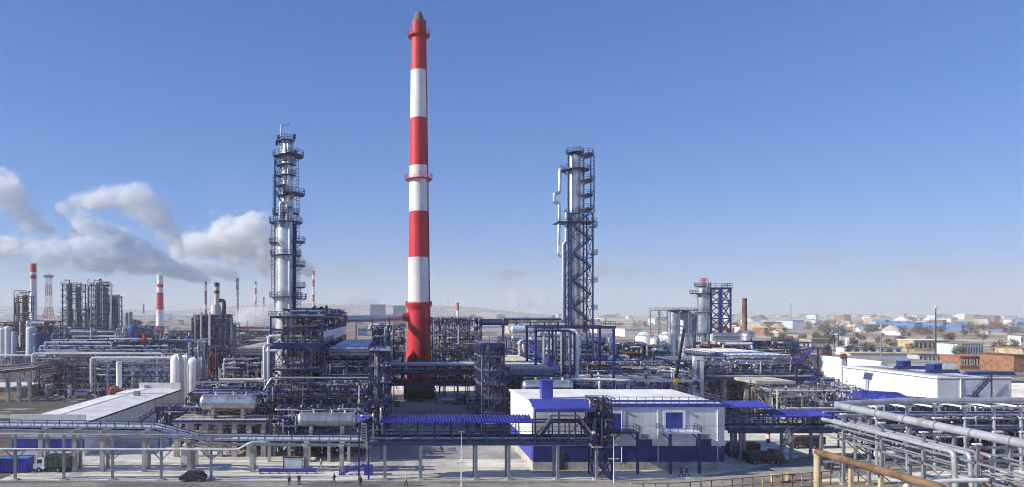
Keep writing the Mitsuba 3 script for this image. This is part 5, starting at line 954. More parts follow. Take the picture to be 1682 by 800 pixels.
# ------------------------------------------------------------------ the far refinery, west
far = [('slim white chimney with red banded top at the western edge', 55, 640, 433, 12, 9, [(0, 'm_white'), (.81, 'm_red'), (.86, 'm_white'), (.895, 'm_red')]),
       ('thick red and white banded chimney with fat red foot in the far refinery', 263, 860, 452, 17, 9, [(0, 'm_red'), (.18, 'm_white'), (.44, 'm_red'), (.72, 'm_white'), (.80, 'm_red'), (.86, 'm_white')]),
       ('thin red and white chimney just behind the cream heater stack', 338, 1350, 462, 8, 6, [(0, 'm_white'), (.3, 'm_rust'), (.4, 'm_white'), (.5, 'm_rust'), (.62, 'm_red'), (.8, 'm_white'), (.92, 'm_red')]),
       ('dark grey banded chimney trailing smoke beyond the heater', 390, 1750, 457, 10, 7, [(0, 'm_concrete'), (.62, 'm_steel'), (.75, 'm_dark'), (.85, 'm_steel'), (.93, 'm_dark')]),
       ('thin red and white chimney standing alone in the mist', 420, 1700, 462, 8, 5, [(0, 'm_red'), (.2, 'm_white'), (.4, 'm_red'), (.55, 'm_white'), (.7, 'm_red'), (.85, 'm_white'), (.92, 'm_red')]),
       ('red and white far chimney just past the stepped column', 515, 1500, 445, 9, 6, [(0, 'm_white'), (.45, 'm_red'), (.58, 'm_white'), (.72, 'm_red'), (.85, 'm_white'), (.93, 'm_red')]),
       ('short far chimney with red top beyond the duct of the red chimney', 752, 1250, 497, 8, 7, [(0, 'm_white'), (.7, 'm_red')]),
       ('small dark chimney with faint smoke behind the far refinery columns', 236, 1500, 500, 4, 3, [(0, 'm_white'), (.6, 'm_dark')]),
       ('very thin grey far chimney in the mist', 433, 1900, 488, 6, 5, [(0, 'm_steel')])]
for lab, px, d, py, w0, w1, bands in far: stack('far_chimney', lab, px, d, Z(py, 0, d), w0 * .6, w1 * .6 * d / 1000 if d > 1000 else w1 * d / FPX, bands)
t, x, y = stack('brown_chimney', 'rust brown chimney by the white silo east of the blue lattice tower', 1223, 400, Z(490, 0, 400), 3.2, 2.6, [(0, 'm_rust'), (.5, 'm_brown'), (.75, 'm_rust')])
x, y = atd(80, 720); t = thing('lattice_mast', 'red and white lattice mast beside the slim white chimney', 'mast')
for k in range(6): lattice(t, x, y, np.interp(k, [0, 3, 6], [16, 5, 4]), 12.2 * k, 12.2 * (k + 1), 3 if k else 2, 'm_white' if k % 2 else 'm_red', .4, .2, np.interp(k + 1, [0, 3, 6], [16, 5, 4]))
part(t, 'head_platform', B(x - 3.5, x + 3.5, y - 3.5, y + 3.5, Z(456, 0, 720), Z(452, 0, 720)), 'm_steel')
def far_column(label, px0, px1, d, pyt, seed, shell='m_steel', n=2, mat='m_navy', zb=0):
    t = thing('refinery_column', label, 'column'); xa, xb = X(px0, d), X(px1, d); zt = Z(pyt, 0, d); w = (xb - xa) / n; L = max(4, int((zt - zb) / 4.6))
    for k in range(n):
        cx = xa + w * (k + .5); r = w * .27; part(t, 'shell', M().lathe((cx, d + r, 0), [(r, zb), (r, zt - 2 - 3 * (k % 2)), (r * .5, zt - 1 - 3 * (k % 2)), (.1, zt - .6 - 3 * (k % 2))], 16), shell if k % 2 == 0 else 'm_steel')
    for k in range(n + 1):
        x = xa + w * k
        for yy in (d - 1, d + w * .9): part(t, 'post', B(x - .35, x + .35, yy - .3, yy + .3, zb, zt - 1.5), mat)
    for k in range(1, L + 1):
        z = zb + (zt - zb - 2) * k / L; part(t, 'platform', B(xa - 1, xb + 1, d - 1.6, d + w, z - .4, z), mat); part(t, 'railing', M().rail([(xa - 1, d - 1.6, z), (xb + 1, d - 1.6, z)], 1.6, .25, 4), mat)
        part(t, 'brace', M().beam((xa, d - 1.1, z - (zt - zb - 2) / L), (xa + w, d - 1.1, z), .3).beam((xb, d - 1.1, z - (zt - zb - 2) / L), (xb - w, d - 1.1, z), .3), mat)
    pipes(t, xa - 3, xb + 3, d - 3, d + 2, zb, zt + 2, 16, seed, ('m_pipe', 'm_alu', 'm_steel', 'm_navy'), (.3, .6), False)
far_column('twin far columns in dark lattice, west of the far refinery pair', 104, 134, 520, 463, 1)
far_column('twin far columns with looped overhead pipe, beside the dark lattice pair', 151, 178, 520, 463, 2, 'm_pipe'); far_column('lower far column frame attached to the looped pipe pair', 178, 194, 530, 488, 3, 'm_steel', 1)
far_column('lower grey frame between the two pairs of far columns', 135, 151, 530, 503, 9, 'm_steel', 1)
far_column('brownish far column at the western edge before the slim white chimney', 31, 47, 500, 482, 4, 'm_brown', 1, 'm_brown')
for k, (pa, pb, pt, d) in enumerate(((0, 30, 540, 430), (30, 92, 538, 420), (92, 200, 548, 480), (196, 256, 545, 520), (270, 318, 552, 560), (384, 446, 545, 620), (205, 225, 532, 700))):
    t = thing('far_gantry', ('pale silo frame at the western picture edge', 'blue grey frame below the slim white chimney', 'low pipe frame at the foot of the far columns', 'low frame with blue cabin west of the thick banded chimney', 'low frame with white tank right by the thick banded chimney', 'low hazy pipe frame in the mist before the stepped column', 'small dark pair of stacks frame in the far haze')[k], 'steel frame')
    xa, xb = X(pa, d), X(pb, d); zt = Z(pt, 0, d); skeleton(t, xa, xb, d, d + 14, list(np.linspace(zt / 3, zt, 3)), 4, 1, 'm_navy' if k % 2 else 'm_steel', .5, .6, decks=(1, 2), rails=(2,), braces=(0, 2))
    pipes(t, xa, xb, d - 2, d + 12, 2, zt + 4, 34, 200 + k, ('m_pipe', 'm_white', 'm_navy', 'm_rust', 'm_pale'), (.3, .9))
for k, (px, d, r, zt, mt) in enumerate(((5, 425, 2.4, 21, 'm_white'), (14, 425, 2.4, 22, 'm_white'), (24, 425, 2.2, 19, 'm_pale'), (52, 415, 3.2, 22, 'm_pale'), (66, 415, 4.6, 19, 'm_navy'), (219, 515, 3.6, 21, 'm_royal'), (214, 690, 2.2, 32, 'm_steel'), (208, 690, 2.2, 31, 'm_steel'))):
    vvessel('far_silo', ('first white silo from the western picture edge', 'second white silo from the western picture edge', 'third pale silo from the western picture edge', 'pale blue silo under the slim white chimney', 'big blue tank under the slim white chimney', 'royal blue upright tank west of the thick banded chimney', 'grey far stack, nearer the thick banded chimney of two', 'grey far stack, nearer the far columns of two')[k], *atd(px, d), 0, zt, r, mt)
x, y = atd(288, 600); t = thing('storage_hall', 'long white roofed hall beside the thick banded chimney', 'building'); part(t, 'wall', B(X(278, 600), X(318, 600), 600, 618, 0, 7), 'm_panel'); part(t, 'roof', M().hexa([(X(276, 600), 599, 7), (X(320, 600), 599, 7), (X(320, 600), 619, 10), (X(276, 600), 619, 10), (X(276, 600), 599, 7.4), (X(320, 600), 599, 7.4), (X(320, 600), 619, 10.4), (X(276, 600), 619, 10.4)]), 'm_white')
# furnace block with cream stack
d = 430; t = thing('furnace_block', 'dark blue furnace block crowned by cream stack with dark bands', 'furnace'); xa, xb = X(316, d), X(380, d)
part(t, 'body', B(X(320, d), X(376, d), d + 3, d + 20, 2, Z(534, 0, d)), 'm_navy'); skeleton(t, xa, xb, d, d + 22, [8, 13, 18, 23], 5, 2, 'm_navy', .45, .5, decks=(0, 1, 2, 3), rails=(0, 1, 2, 3), braces=(0, 1, 2, 3)); pipes(t, xa, xb, d - 1, d + 4, 2, 29, 110, 33, ('m_navy', 'm_navy', 'm_dark', 'm_pipe'), (.25, .6))
part(t, 'upper_frame', B(X(333, d), X(368, d), d + 4, d + 18, Z(528, 0, d), Z(516, 0, d)), 'm_navy')
x = X(350, d); zz = lambda py: Z(py, 0, d)
part(t, 'stack_base', M().cyl((x - .6, d + 9, zz(518)), (x - .6, d + 9, zz(500)), 4.2, 2.6, 18), 'm_cream')
for a, b, mt in ((500, 482, 'm_cream'), (482, 476, 'm_rust'), (476, 470, 'm_cream'), (470, 463, 'm_dark')): part(t, 'stack_section', M().cyl((x, d + 9, zz(a)), (x, d + 9, zz(b)), 1.75, 1.7, 16), mt)
part(t, 'green_duct', M().path([(X(362, d), d + 9, zz(516)), (X(362, d), d + 9, zz(494)), (X(355, d), d + 9, zz(493))], 1.3, 10), 'm_green')
for px, mt in ((332, 'm_pipe'), (346, 'm_white')): part(t, 'riser', M().cyl((X(px, d), d - 2, 2), (X(px, d), d - 2, zz(512)), .7, n=10), mt)
t = vvessel('blue_tank', 'small bright blue tank at the foot of the furnace block', *atd(309, 425), 0, 16, 1.8, 'm_royal')
# cooling towers
for k, (pa, pb) in enumerate(((607, 634), (645, 668))):
    d = 1500; x = X((pa + pb) / 2, d); t = thing('cooling_block', ('far grey cooling block, farther from the red chimney', 'far grey cooling block, nearer the red chimney')[k], 'cooling tower'); w = (X(pb, d) - X(pa, d)) / 2; zt = Z(501 + 2 * k, 0, d)
    part(t, 'shell', M().hexa([(x - w, d, 8), (x + w, d, 8), (x + w, d + 30, 8), (x - w, d + 30, 8), (x - w * .9, d + 2, zt), (x + w * .9, d + 2, zt), (x + w * .9, d + 28, zt), (x - w * .9, d + 28, zt)]), 'm_steel'); part(t, 'base', B(x - w * .95, x + w * .95, d + 1, d + 29, 0, 8), 'm_dark'); part(t, 'rim', B(x - w * .92, x + w * .92, d + 1.6, d + 28.4, zt, zt + 1.5), 'm_concrete')

# ------------------------------------------------------------------ eastern middle distance: silos, slim tower, blue lattice
for k, (px, py0, py1, d, r, mt) in enumerate(((1107, 508, 566, 330, 2.7, 'm_pipe'), (1126, 510, 566, 336, 3.0, 'm_pale'), (1138, 514, 566, 344, 2.6, 'm_steel'), (1059, 545, 566, 330, 4.4, 'm_white'), (1095, 545, 568, 322, 4.0, 'm_white'), (1076, 553, 566, 318, 2.2, 'm_white'), (1228, 543, 570, 300, 3.0, 'm_alu'), (1126, 548, 575, 300, 3.0, 'm_alu'))):
    zt = Z(py0, 0, d); t = vvessel('silo', ('tall grey silo on legs east of the portal frame', 'pale blue tall silo beside the grey silo on legs', 'dark grey tall silo nearest to the slim silver tower', 'squat white tank far behind the portal frame', 'squat white tank at the foot of the grey silo', 'small white tank between the two squat white tanks', 'silver cone topped silo at the foot of the brown chimney', 'silver drum in front of the pale blue tall silo')[k], *atd(px, d), 0 if k > 2 else 10, zt, r, mt, None, 'silo', .8)
    x, y = atd(px, d)
    for q in range(4): part(t, 'leg', B(x + r * .7 * (q % 2 * 2 - 1) - .3, x + r * .7 * (q % 2 * 2 - 1) + .3, y + r * .7 * (q // 2 * 2 - 1) - .3, y + r * .7 * (q // 2 * 2 - 1) + .3, 0, 11 if k < 3 else .6), 'm_steel')
    part(t, 'hand_rail', M().rail([(x + r * math.cos(a_), y + r * math.sin(a_), zt - r * .5) for a_ in np.linspace(0, 2 * np.pi, 11)], 1.3, .14, 2), 'm_steel'); part(t, 'side_ladder', M().beam((x - .4, y - r - .2, 2), (x - .4, y - r - .2, zt - r * .5), .14).beam((x + .4, y - r - .2, 2), (x + .4, y - r - .2, zt - r * .5), .14), 'm_steel')
t = thing('silo_gantry', 'grey steel frame wrapped round the tall silos', 'steel frame'); skeleton(t, X(1101, 326), X(1146, 326), 326, 352, [8, 16, 24, Z(509, 0, 330)], 3, 2, 'm_steel', .4, .4, decks=(1, 3), rails=(1, 3), braces=(0, 1, 2, 3))
d = 262; x, y = atd(1154, d); t = thing('slim_tower', 'slim silver tower with navy crown platforms and small red mast', 'tower'); zz = lambda py: Z(py, 0, d)
part(t, 'shell', M().lathe((x, y, 0), [(2.3, 4), (2.3, zz(545)), (1.9, zz(540)), (1.9, zz(472)), (.8, zz(469))], 20), 'm_alu'); part(t, 'base', M().cyl((x, y, 0), (x, y, 4), 2.5, n=18), 'm_concrete')
for py, r0, r1, a0, a1 in ((482, 1.9, 4.6, 100, 330), (470, 1.5, 3.0, 0, 360), (484, 1.9, 4.0, -60, 60), (513, 1.9, 3.2, 0, 360), (548, 2.2, 3.6, 0, 360)): ring_deck(t, x, y, zz(py), r0, r1, a0, a1)
lattice(t, x + .5, y, 1.2, zz(470), zz(457), 3, 'm_red', .1, .06); part(t, 'crown_rail', M().rail([(x - 1.2, y - 1, zz(463)), (x + 1.8, y - 1, zz(463))], 1.2, .12, 1), 'm_red'); ladder(t, x - 2.2, y - 1.5, 4, zz(482)); part(t, 'side_pipe', M().path([(x + 2.1, y - 1, 4), (x + 2.1, y - 1, zz(474))], .3, 10), 'm_white')
d = 268; xa, xb = X(1168, d), X(1200, d); t = thing('lattice_tower', 'royal blue cross braced lattice tower beside the slim silver tower', 'tower'); w = xb - xa
lattice(t, (xa + xb) / 2, d + w / 2, w, 10, Z(474, 0, d), 5, 'm_navy', .6, .32); part(t, 'mid_column', M().beam((xa + w * .48, d + .1, 10), (xa + w * .48, d + .1, Z(474, 0, d)), 1.1), 'm_royal'); part(t, 'top_deck', B(xa - .5, xb + .5, d - .5, d + w + .5, Z(474, 0, d), Z(472, 0, d)), 'm_navy'); part(t, 'top_rail', M().rail([(xa - .5, d - .5, Z(472, 0, d)), (xb + .5, d - .5, Z(472, 0, d)), (xb + .5, d + w, Z(472, 0, d))], 1.6, .14), 'm_navy')
for k in range(3): part(t, 'leg', B(xa + w * k / 2 - .4, xa + w * k / 2 + .4, d, d + .8, 0, 10), 'm_navy')
part(t, 'link_walkway', B(X(1160, d), xa, d - .2, d + 1.2, Z(485, 0, d) - .3, Z(485, 0, d)), 'm_navy'); part(t, 'link_walkway', B(X(1160, d), xa, d - .2, d + 1.2, Z(515, 0, d) - .3, Z(515, 0, d)), 'm_navy')
t = thing('condenser_bank', 'grey stacked condenser bank at the foot of the blue lattice tower', 'condenser'); d = 252
for k in range(3): z = Z(573 - 11 * k, 0, d); part(t, 'bank', M().cyl((X(1170, d), d, z), (X(1214, d), d, z), 1.05, n=14), 'm_pipe' if k % 2 else 'm_alu'); part(t, 'beam', B(X(1168, d), X(1216, d), d - .4, d + .4, z - 1.5, z - 1.1), 'm_white')
for k in range(5): part(t, 'post', B(X(1169 + 11.5 * k, d) - .2, X(1169 + 11.5 * k, d) + .2, d + .5, d + .9, 0, Z(549, 0, d)), 'm_white')
for k, (pa, pb, py, d, z0) in enumerate(((1020, 1100, 580, 268, 8), (1230, 1330, 575, 262, 8), (1010, 1060, 578, 246, 7), (1160, 1230, 578, 240, 9))):
    t = thing('far_gantry', ('grey white pipe frame in front of the squat white tanks', 'long grey roof deck between the silver silo and the concrete platform', 'low navy pipe frame east of the portal frame', 'navy crowded frame at the foot of the slim silver tower')[k], 'steel frame'); zt = Z(py, 0, d); xa, xb = X(pa, d), X(pb, d)
    skeleton(t, xa, xb, d, d + 16, [zt / 2, zt], 5, 1, 'm_navy' if k > 1 else 'm_steel', .4, .4, decks=(1,), rails=(1,), braces=(0, 1), deckmat='m_greyroof'); pipes(t, xa, xb, d - 2, d + 10, 3, zt + 3, 44, 300 + k, ('m_alu', 'm_white', 'm_pipe', 'm_navy', 'm_rust'), (.2, .6))

# ------------------------------------------------------------------ the city
def building(label, px0, px1, pyb, h, depth, wall, roof, floors=0, cols=0, group=None, gable=False, name='city_building'):
    d = 33000 / (pyb - 515); xa, xb = X(px0, d), X(px1, d)
    if px0 > 655: xa = min(X(px0, d + depth), xb - (xb - xa) * .5)      # the side wall faces the eye
    if px1 < 655: xb = max(X(px1, d + depth), xa + (xb - xa) * .5)
    t = thing(name, label, 'building', group)
    w = part(t, 'wall', B(xa, xb, d, d + depth, -.5, h), wall); e = .3 + d * .0006
    if gable: part(t, 'roof', M().hexa([(xa - e, d - e, h), (xb + e, d - e, h), (xb + e, d + depth + e, h), (xa - e, d + depth + e, h), (xa - e, d + depth * .48, h + depth * .22), (xb + e, d + depth * .48, h + depth * .22), (xb + e, d + depth * .52, h + depth * .22), (xa - e, d + depth * .52, h + depth * .22)]), roof)
    else: part(t, 'roof', B(xa - e, xb + e, d - e, d + depth + e, h, h + .5), roof)
    for f in range(floors):
        fh = h / floors
        for c in range(cols):
            cw = (xb - xa) / cols; a_, b_ = xa + cw * (c + .25), xa + cw * (c + .75); z0, z1 = fh * f + fh * .3, fh * f + fh * .8
            wn = part(w, 'window', B(a_, b_, d - .12, d - .01, z0, z1), 'm_glass')
            if d < 420: part(w, 'window_frame', M().box(a_ - .15, a_, d - .18, d - .01, z0 - .15, z1 + .15).box(b_, b_ + .15, d - .18, d - .01, z0 - .15, z1 + .15).box(a_, b_, d - .2, d - .01, z0 - .2, z0 - .001), 'm_white')
    return t
building('yellow ochre two storey block with many windows in the city', 1313, 1366, 577, 9.6, 16, 'm_ochre', 'm_greyroof', 2, 9)
building('orange brick long block with window row right behind the eastern white hall', 1543, 1626, 606, 6.6, 14, 'm_brick', 'm_brick', 1, 9); building('darker brick block with tall blank gable at the eastern edge', 1641, 1690, 612, 8.5, 20, 'm_brick', 'm_rust', 0, 0)
building('tan flat block behind the darker brick block', 1658, 1700, 598, 9, 18, 'm_ochre', 'm_brick', 1, 3); building('pale green grey workshop with small windows behind the orange brick block', 1546, 1615, 589, 9.6, 22, 'm_pale', 'm_greyroof', 1, 8)
building('cream workshop with row of large dark windows', 1474, 1560, 577, 8.6, 18, 'm_ochre', 'm_white', 1, 8); building('small cream house with square windows west of the cream workshop', 1450, 1475, 575, 6.6, 10, 'm_ochre', 'm_greyroof', 1, 5, gable=True)
building('long low white wagon shed behind the rear white hall', 1372, 1482, 583, 5.4, 10, 'm_white', 'm_greyroof', 1, 7); building('long grey green wall shed in front of the wagon shed', 1380, 1490, 592, 4.4, 10, 'm_pale', 'm_ochre', 0, 0); building('low white garage row behind the eastern white hall roof', 1490, 1545, 597, 5.2, 9, 'm_city', 'm_greyroof', 1, 5)
building('long beige flat hall near the brown chimney in the city', 1226, 1284, 542, 14, 60, 'm_ochre', 'm_city', 0, 0); building('grey blue hall beside the long beige flat hall', 1284, 1320, 540, 16, 60, 'm_pale', 'm_steel', 0, 0)
building('white cottage with light roof before the bare trees', 1388, 1410, 569, 6, 9, 'm_pale', 'm_white', 1, 4, gable=True); building('cream two storey house with chimney side by the lamp mast', 1402, 1460, 545, 12, 30, 'm_ochre', 'm_city', 1, 10)
building('bright blue roofed warehouse in the eastern city, nearer one', 1488, 1516, 541, 12, 80, 'm_cityblue', 'm_cityblue'); building('bright blue roofed warehouse in the eastern city, wider one', 1530, 1566, 542, 13, 60, 'm_cityblue', 'm_cityblue'); building('brick tower block on the far eastern plain', 1624, 1642, 531, 22, 40, 'm_brick', 'm_rust'); building('white cube house with flat roof at the eastern edge', 1655, 1700, 567, 9, 14, 'm_white', 'm_greyroof', 1, 6)
building('yellowish low hall with long roof behind the squat white tanks', 1010, 1054, 553, 10, 40, 'm_white', 'm_city'); building('long white flat hall far behind the red chimney duct', 775, 832, 545, 9, 50, 'm_white', 'm_white')
R = random.Random(5); mats = ('m_city', 'm_white', 'm_ochre', 'm_brick', 'm_pale', 'm_city', 'm_cityblue', 'm_concrete'); nm = {'m_city': 'pale grey', 'm_white': 'white', 'm_ochre': 'sandy', 'm_brick': 'brick', 'm_pale': 'blue grey', 'm_cityblue': 'blue', 'm_concrete': 'concrete'}
def zone(px): return 'in the hazy western plain' if px < 560 else 'below the hill behind the red chimney' if px < 900 else 'in the city behind the lattice framed column' if px < 1180 else 'in the eastern city'
for k in range(262):
    px = R.choice((R.uniform(560, 1000), R.uniform(960, 1700), R.uniform(1150, 1700), R.uniform(0, 560))); t_ = R.random(); pyb = 517.5 + 34 * t_ ** 2.2 + R.uniform(0, 3)
    d = 33000 / (pyb - 515); mt = R.choice(mats); big = d > 2500
    w = R.uniform(5, 17) if not big else R.uniform(6, 26); h = R.uniform(4, 10) if d < 1500 else R.uniform(8, 18) if not big else R.uniform(10, 30)
    if px < 560: mt = R.choice(('m_city', 'm_pale', 'm_white'))
    size = 'large' if w > 14 else 'small'; lab = f'{size} {nm[mt]} far building {zone(px)}'
    building(lab, px, px + w, pyb, h, min(60, R.uniform(10, 24) * (1 + d / 1500)), mt, R.choice(('m_greyroof', 'm_greyroof', 'm_city', 'm_rust') if d < 1500 else ('m_city', 'm_white', 'm_greyroof')), (2 if h > 7 else 1) if d < 1300 else 0, R.randint(3, 6), lab + 's', R.random() < .5 and d < 1800)
# poles and masts
for px, pyb, pyt, lab in ((1537, 596, 505, 'tall dark pole with white top in the eastern city'), (1447, 600, 538, 'pale lamp pole beside the rear white hall parapet'), (1377, 575, 530, 'dark thin pole in the bare trees'), (1404, 570, 535, 'thin pole right of the ochre block trees'), (1299, 535, 497, 'far white mast on the eastern plain'), (736, 520, 482, 'thin mast on the hill behind the red chimney'), (406, 562, 528, 'thin dark pole in the western mist')):
    d = 33000 / (pyb - 515); x = X(px, d); h = Z(pyt, 0, d); s = .25 + d * .0004; t = thing('mast', lab, 'pole'); part(t, 'pole', M().cyl((x, d, 0), (x, d, h), s * 1.2, s * .6, 8), 'm_steel' if 'dark' not in lab else 'm_dark'); part(t, 'head', B(x - s * 2, x + s * 2, d - s, d + s, h - s * 2, h), 'm_white')
    part(t, 'top_tube', M().cyl((x, d, h), (x, d, h + 6 * s), s * .5, s * .3, 6), 'm_white')
x, y = at(1360, 585); t = thing('scrap_loader', 'rust brown scrap loader with dark jib behind the rear white hall', 'loader'); part(t, 'body', B(x - 4, x + 3, y, y + 4, 0, 4.5), 'm_rust'); part(t, 'cab', B(x - 1, x + 1.6, y + .4, y + 3, 4.5, 7.5), 'm_dark'); part(t, 'jib', M().beam((x, y + 2, 6), (x + 5.5, y + 2, 15), .7).beam((x + 5.5, y + 2, 15), (x + 6.5, y + 2, 3), .5), 'm_dark')
x, y = at(1262, 566); t = thing('yellow_crane', 'far yellow truck crane with long slanting boom in the city', 'crane'); part(t, 'chassis', B(x + 22, x + 34, y, y + 3, .8, 4), 'm_yellow'); part(t, 'cab', B(x + 30, x + 34, y, y + 3, 4, 6), 'm_yellow'); part(t, 'boom', M().beam((x + 28, y + 1.5, 4.5), (x - 2, y + 1.5, 19), .9), 'm_yellow'); part(t, 'wheel', M().cyl((x + 25, y - .1, .8), (x + 25, y + .5, .8), .8), 'm_tyre')

# ------------------------------------------------------------------ bare trees
def crown(RG, c, rx, rz, n, s):
    k = 7; cl = RG.normal(size=(k, 3)); cl /= np.linalg.norm(cl, axis=1)[:, None]; cl *= RG.uniform(.25, .8, (k, 1)); cl[:, 2] = np.abs(cl[:, 2]) * 1.1 - .25
    i = RG.integers(0, k, n); p = cl[i] + RG.normal(scale=.24, size=(n, 3)); p *= np.array([rx, rx, rz]); d_ = p / np.linalg.norm(p, axis=1)[:, None] + RG.normal(scale=.35, size=(n, 3)); L = s * RG.uniform(.6, 1.6, (n, 1)); w_ = np.cross(d_, RG.normal(size=(n, 3))); w_ /= np.linalg.norm(w_, axis=1)[:, None]
    a_ = p + c; b_ = a_ + d_ * L; e_ = w_ * L * .13
    V = np.stack([a_ - e_, a_ + e_, b_ + e_ * .2, a_ - e_ * 1.0 + .001, b_ + e_ * .2, a_ + e_], 1).reshape(-1, 3); return V, np.arange(len(V)).reshape(-1, 3)
RG = np.random.default_rng(4)
for k in range(64):
    if k < 26: px, py = 1255 + RG.uniform(0, 110), 557 + RG.uniform(0, 18)
    elif k < 50: px, py = 1368 + RG.uniform(0, 310), 552 + RG.uniform(0, 22)
    else: px, py = RG.uniform(1380, 1690), RG.uniform(580, 592)
    d = 33000 / (py - 515); x = X(px, d); h = RG.uniform(7, 12); t = thing('bare_tree', f'bare brown winter tree {"in the clump west of the ochre block" if k < 26 else "among the houses of the eastern city" if k < 50 else "near the workshops behind the eastern white hall"}', 'tree', ('bare trees west of the ochre block', 'bare trees among the eastern houses', 'bare trees near the workshops')[0 if k < 26 else 1 if k < 50 else 2])
    m = M().cyl((x, d, -.2), (x, d, h * .5), .28, .14, 7)
    for q in range(5): a_ = q * 1.3 + k; m.cyl((x, d, h * (.25 + .05 * q)), (x + math.cos(a_) * h * .25, d + math.sin(a_) * h * .25, h * (.6 + .06 * q)), .12, .03, 5)
    part(t, 'trunk', m, 'm_twig'); cr_ = M(); cr_.add(*crown(RG, np.array([x, d, h * .62]), h * .36, h * .42, 420, h * .11)); part(t, 'crown', cr_, 'm_twig')
for g, (n, pr, yr) in enumerate(((520, (1240, 1700), (530, 552)), (260, (900, 1250), (526, 545)), (260, (560, 930), (524, 545)), (170, (0, 560), (527, 546)))):
    m = M()
    for k in range(n):
        py = RG.uniform(*yr); d = 33000 / (py - 515); px = RG.uniform(*pr); 
        if meshkit.noise(np.array([px / 34.0, d / 260.0, g * 7.0])) < .5: continue
        h = RG.uniform(7, 13); m.add(*crown(RG, np.array([X(px, d), d, h * .5]), h * .6, h * .5, 110, h * .2))
    struct(('bare_woodland', 'bare_woodland', 'bare_woodland', 'bare_woodland')[g], m, 'm_twig', 'stuff', ('brown leafless woodland mass among the eastern city', 'brown leafless woodland mass behind the lattice framed column', 'brown leafless woodland below the hill', 'grey hazy woodland on the western plain')[g])

# ------------------------------------------------------------------ haze, smoke and steam
struct('haze', M().box(-1, 1, -1, 1, -1, 1), {'type': 'null'}, 'stuff', 'thin winter haze over the plant and plain')
scene['haze'] = {'type': 'cube', 'to_world': T().translate([0, 7500, 229]).scale([19000, 12500, 230]), 'bsdf': {'type': 'null'}, 'interior': {'type': 'ref', 'id': 'haze_air'}}
def plume(name, label, d, half, px0, px1, py0, py1, blobs, sig, alb, seed, cell=3.5, rough=1.0):
    lo = np.array([X(px0, d), d - half, Z(py1, 0, d)]); hi = np.array([X(px1, d), d + half, Z(py0, 0, d)]); n = np.maximum(8, ((hi - lo) / cell).astype(int)); s = d / FPX
    g = np.stack(np.meshgrid(*[lo[k] + (np.arange(n[k]) + .5) / n[k] * (hi - lo)[k] for k in range(3)], indexing='ij'), -1)
    f = np.full(g.shape[:3], -9.0)
    for b in blobs:
        for (xa, ya, ra, da), (xb, yb, rb, db) in zip(b[:-1], b[1:]):
            A, Bp = np.array([X(xa, d), d, Z(ya, 0, d)]), np.array([X(xb, d), d, Z(yb, 0, d)]); v = Bp - A
            u = np.clip(((g - A) @ v) / (v @ v), 0, 1); r = (ra + (rb - ra) * u) * s; dist = np.linalg.norm(g - (A + u[..., None] * v), axis=-1)
            f = np.maximum(f, (1 - dist / r) * 1.0 + (da + (db - da) * u) - 1 + (r > 0) * 0)
    q = g / (20 * s); nz = meshkit.fbm(q, 5, seed) - .5; nz2 = meshkit.fbm(q * 2.9 + 7, 3, seed + 3) - .5
    den = np.clip((f + rough * (1.8 * nz + .8 * nz2)) * 2.3, 0, 1) ** 1.4
    e = np.minimum(np.minimum(*[np.minimum(np.arange(n[k]), n[k] - 1 - np.arange(n[k])).reshape([-1 if i == k else 1 for i in range(3)]) * np.ones(n) for k in (0, 2)]), np.minimum(np.arange(n[1]), n[1] - 1 - np.arange(n[1])).reshape(1, -1, 1) * np.ones(n)); den = den * np.clip(e / 3, 0, 1)
    k = thing(name, label, 'smoke' if 'smoke' in name else 'steam')
    med = {'type': 'heterogeneous', 'albedo': {'type': 'rgb', 'value': list(alb)}, 'scale': sig, 'sigma_t': {'type': 'gridvolume', 'grid': mi.VolumeGrid(np.ascontiguousarray(den.transpose(2, 1, 0)[..., None]).astype(np.float32)), 'to_world': T().translate(lo.tolist()).scale((hi - lo).tolist()), 'filter_type': 'trilinear'}}
    scene[k] = {'type': 'cube', 'to_world': T().translate(((lo + hi) / 2).tolist()).scale(((hi - lo) / 2).tolist()), 'bsdf': {'type': 'null'}, 'interior': med, 'exterior': {'type': 'ref', 'id': 'haze_air'}}
plume('smoke_plume', 'grey blue smoke plume streaming west from the thin chimney by the heater', 1350, 58, -60, 350, 322, 468,
      [[(340, 461, 4, 2.2), (318, 452, 8, 1.8), (280, 441, 13, 1.35), (235, 428, 20, 1.2), (190, 420, 26, 1.1), (140, 418, 28, .95), (90, 418, 28, .72), (20, 416, 30, .55), (-50, 412, 30, .5)], [(250, 424, 16, 1.2), (205, 402, 20, 1.2), (165, 380, 20, 1.2), (130, 358, 18, 1.1), (105, 340, 15, .8)], [(200, 412, 22, 1.0), (150, 400, 22, .9), (100, 404, 24, .75)]], .062, (.90, .94, .985), 3, 2.6)
plume('steam_cloud', 'white arching steam cloud above the grey smoke plume', 1560, 66, -60, 330, 258, 450,
      [[(298, 420, 14, .6), (280, 388, 22, .8), (258, 358, 28, .9), (228, 328, 28, 1.05), (190, 322, 22, .85), (155, 326, 24, .95), (120, 338, 20, .6), (95, 345, 18, .45)], [(-40, 318, 36, 1.2), (15, 312, 26, 1.2), (30, 336, 18, 1.0), (55, 366, 22, .95), (75, 380, 18, .6)], [(140, 384, 18, 1.0), (122, 392, 16, .9)], [(70, 400, 34, .55), (10, 412, 40, .5), (-40, 410, 40, .5)]], .042, (.995, .998, 1.0), 11, 2.8)
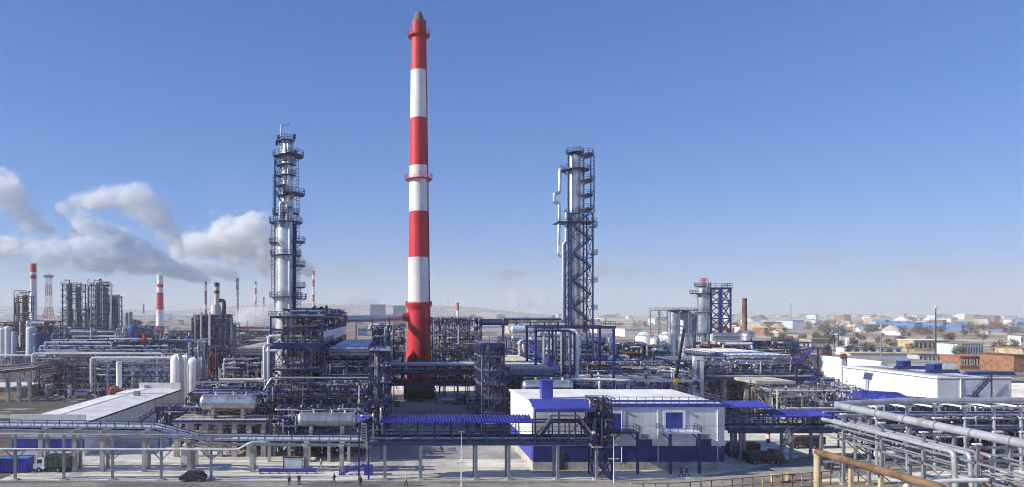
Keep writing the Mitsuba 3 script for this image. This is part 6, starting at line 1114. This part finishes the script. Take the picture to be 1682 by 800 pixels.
plume('smoke_plume', 'pale smoke plume drifting west from the dark grey banded chimney', 1750, 52, 268, 398, 338, 474,
      [[(389, 457, 4, 2.2), (365, 446, 9, 1.5), (335, 440, 13, 1.0), (300, 432, 18, .8)]], .04, (.92, .93, .955), 17)
plume('steam_cloud', 'white topped steam cloud beside the stepped column', 1920, 70, 250, 520, 335, 462,
      [[(290, 412, 20, .7), (330, 402, 30, .85), (375, 394, 38, 1.0), (412, 388, 38, 1.1), (440, 408, 36, 1.0), (470, 424, 24, .8), (505, 442, 9, 1.4), (514, 446, 5, 2.0)], [(398, 362, 16, 1.0), (420, 360, 14, 1.0)]], .05, (.985, .992, 1.0), 23)
plume('steam_cloud', 'low ground mist behind the furnace block', 800, 60, 372, 462, 492, 545, [[(392, 534, 16, 1.1), (408, 520, 18, 1.2), (425, 508, 16, 1.0), (440, 500, 12, .8)], [(400, 536, 18, 1.2), (430, 528, 20, 1.3), (455, 534, 18, 1.1)]], .08, (.98, .99, 1.0), 29, 4, .55)
plume('smoke_plume', 'faint blue smoke smudge over the far cooling blocks', 3200, 120, 520, 650, 465, 506, [[(622, 500, 6, 1.2), (600, 490, 12, 1.2), (570, 488, 14, 1.0), (540, 495, 12, .9)]], .02, (.9, .92, .95), 31, 9)
plume('steam_cloud', 'twin white steam puffs far behind the hill', 3600, 120, 812, 920, 462, 512, [[(850, 508, 6, 1.4), (846, 490, 9, 1.4), (838, 476, 6, 1.1)], [(870, 500, 8, 1.0), (895, 492, 12, 1.0), (868, 476, 6, 1.1)]], .02, (.98, .99, 1.0), 37, 7)
plume('steam_cloud', 'small white steam wisp from the small dark chimney', 1500, 30, 186, 240, 472, 506, [[(236, 500, 3, 1.1), (222, 492, 6, 1.0), (200, 488, 7, .7)]], .05, (.98, .98, .98), 41, 3)
plume('steam_cloud', 'little steam leak rising by the near silver branch pipe', 84, 3, 1520, 1585, 762, 830, [[(1560, 812, 16, .9), (1548, 790, 14, .8), (1540, 776, 10, .6)]], .5, (.98, .98, .98), 43, .25)
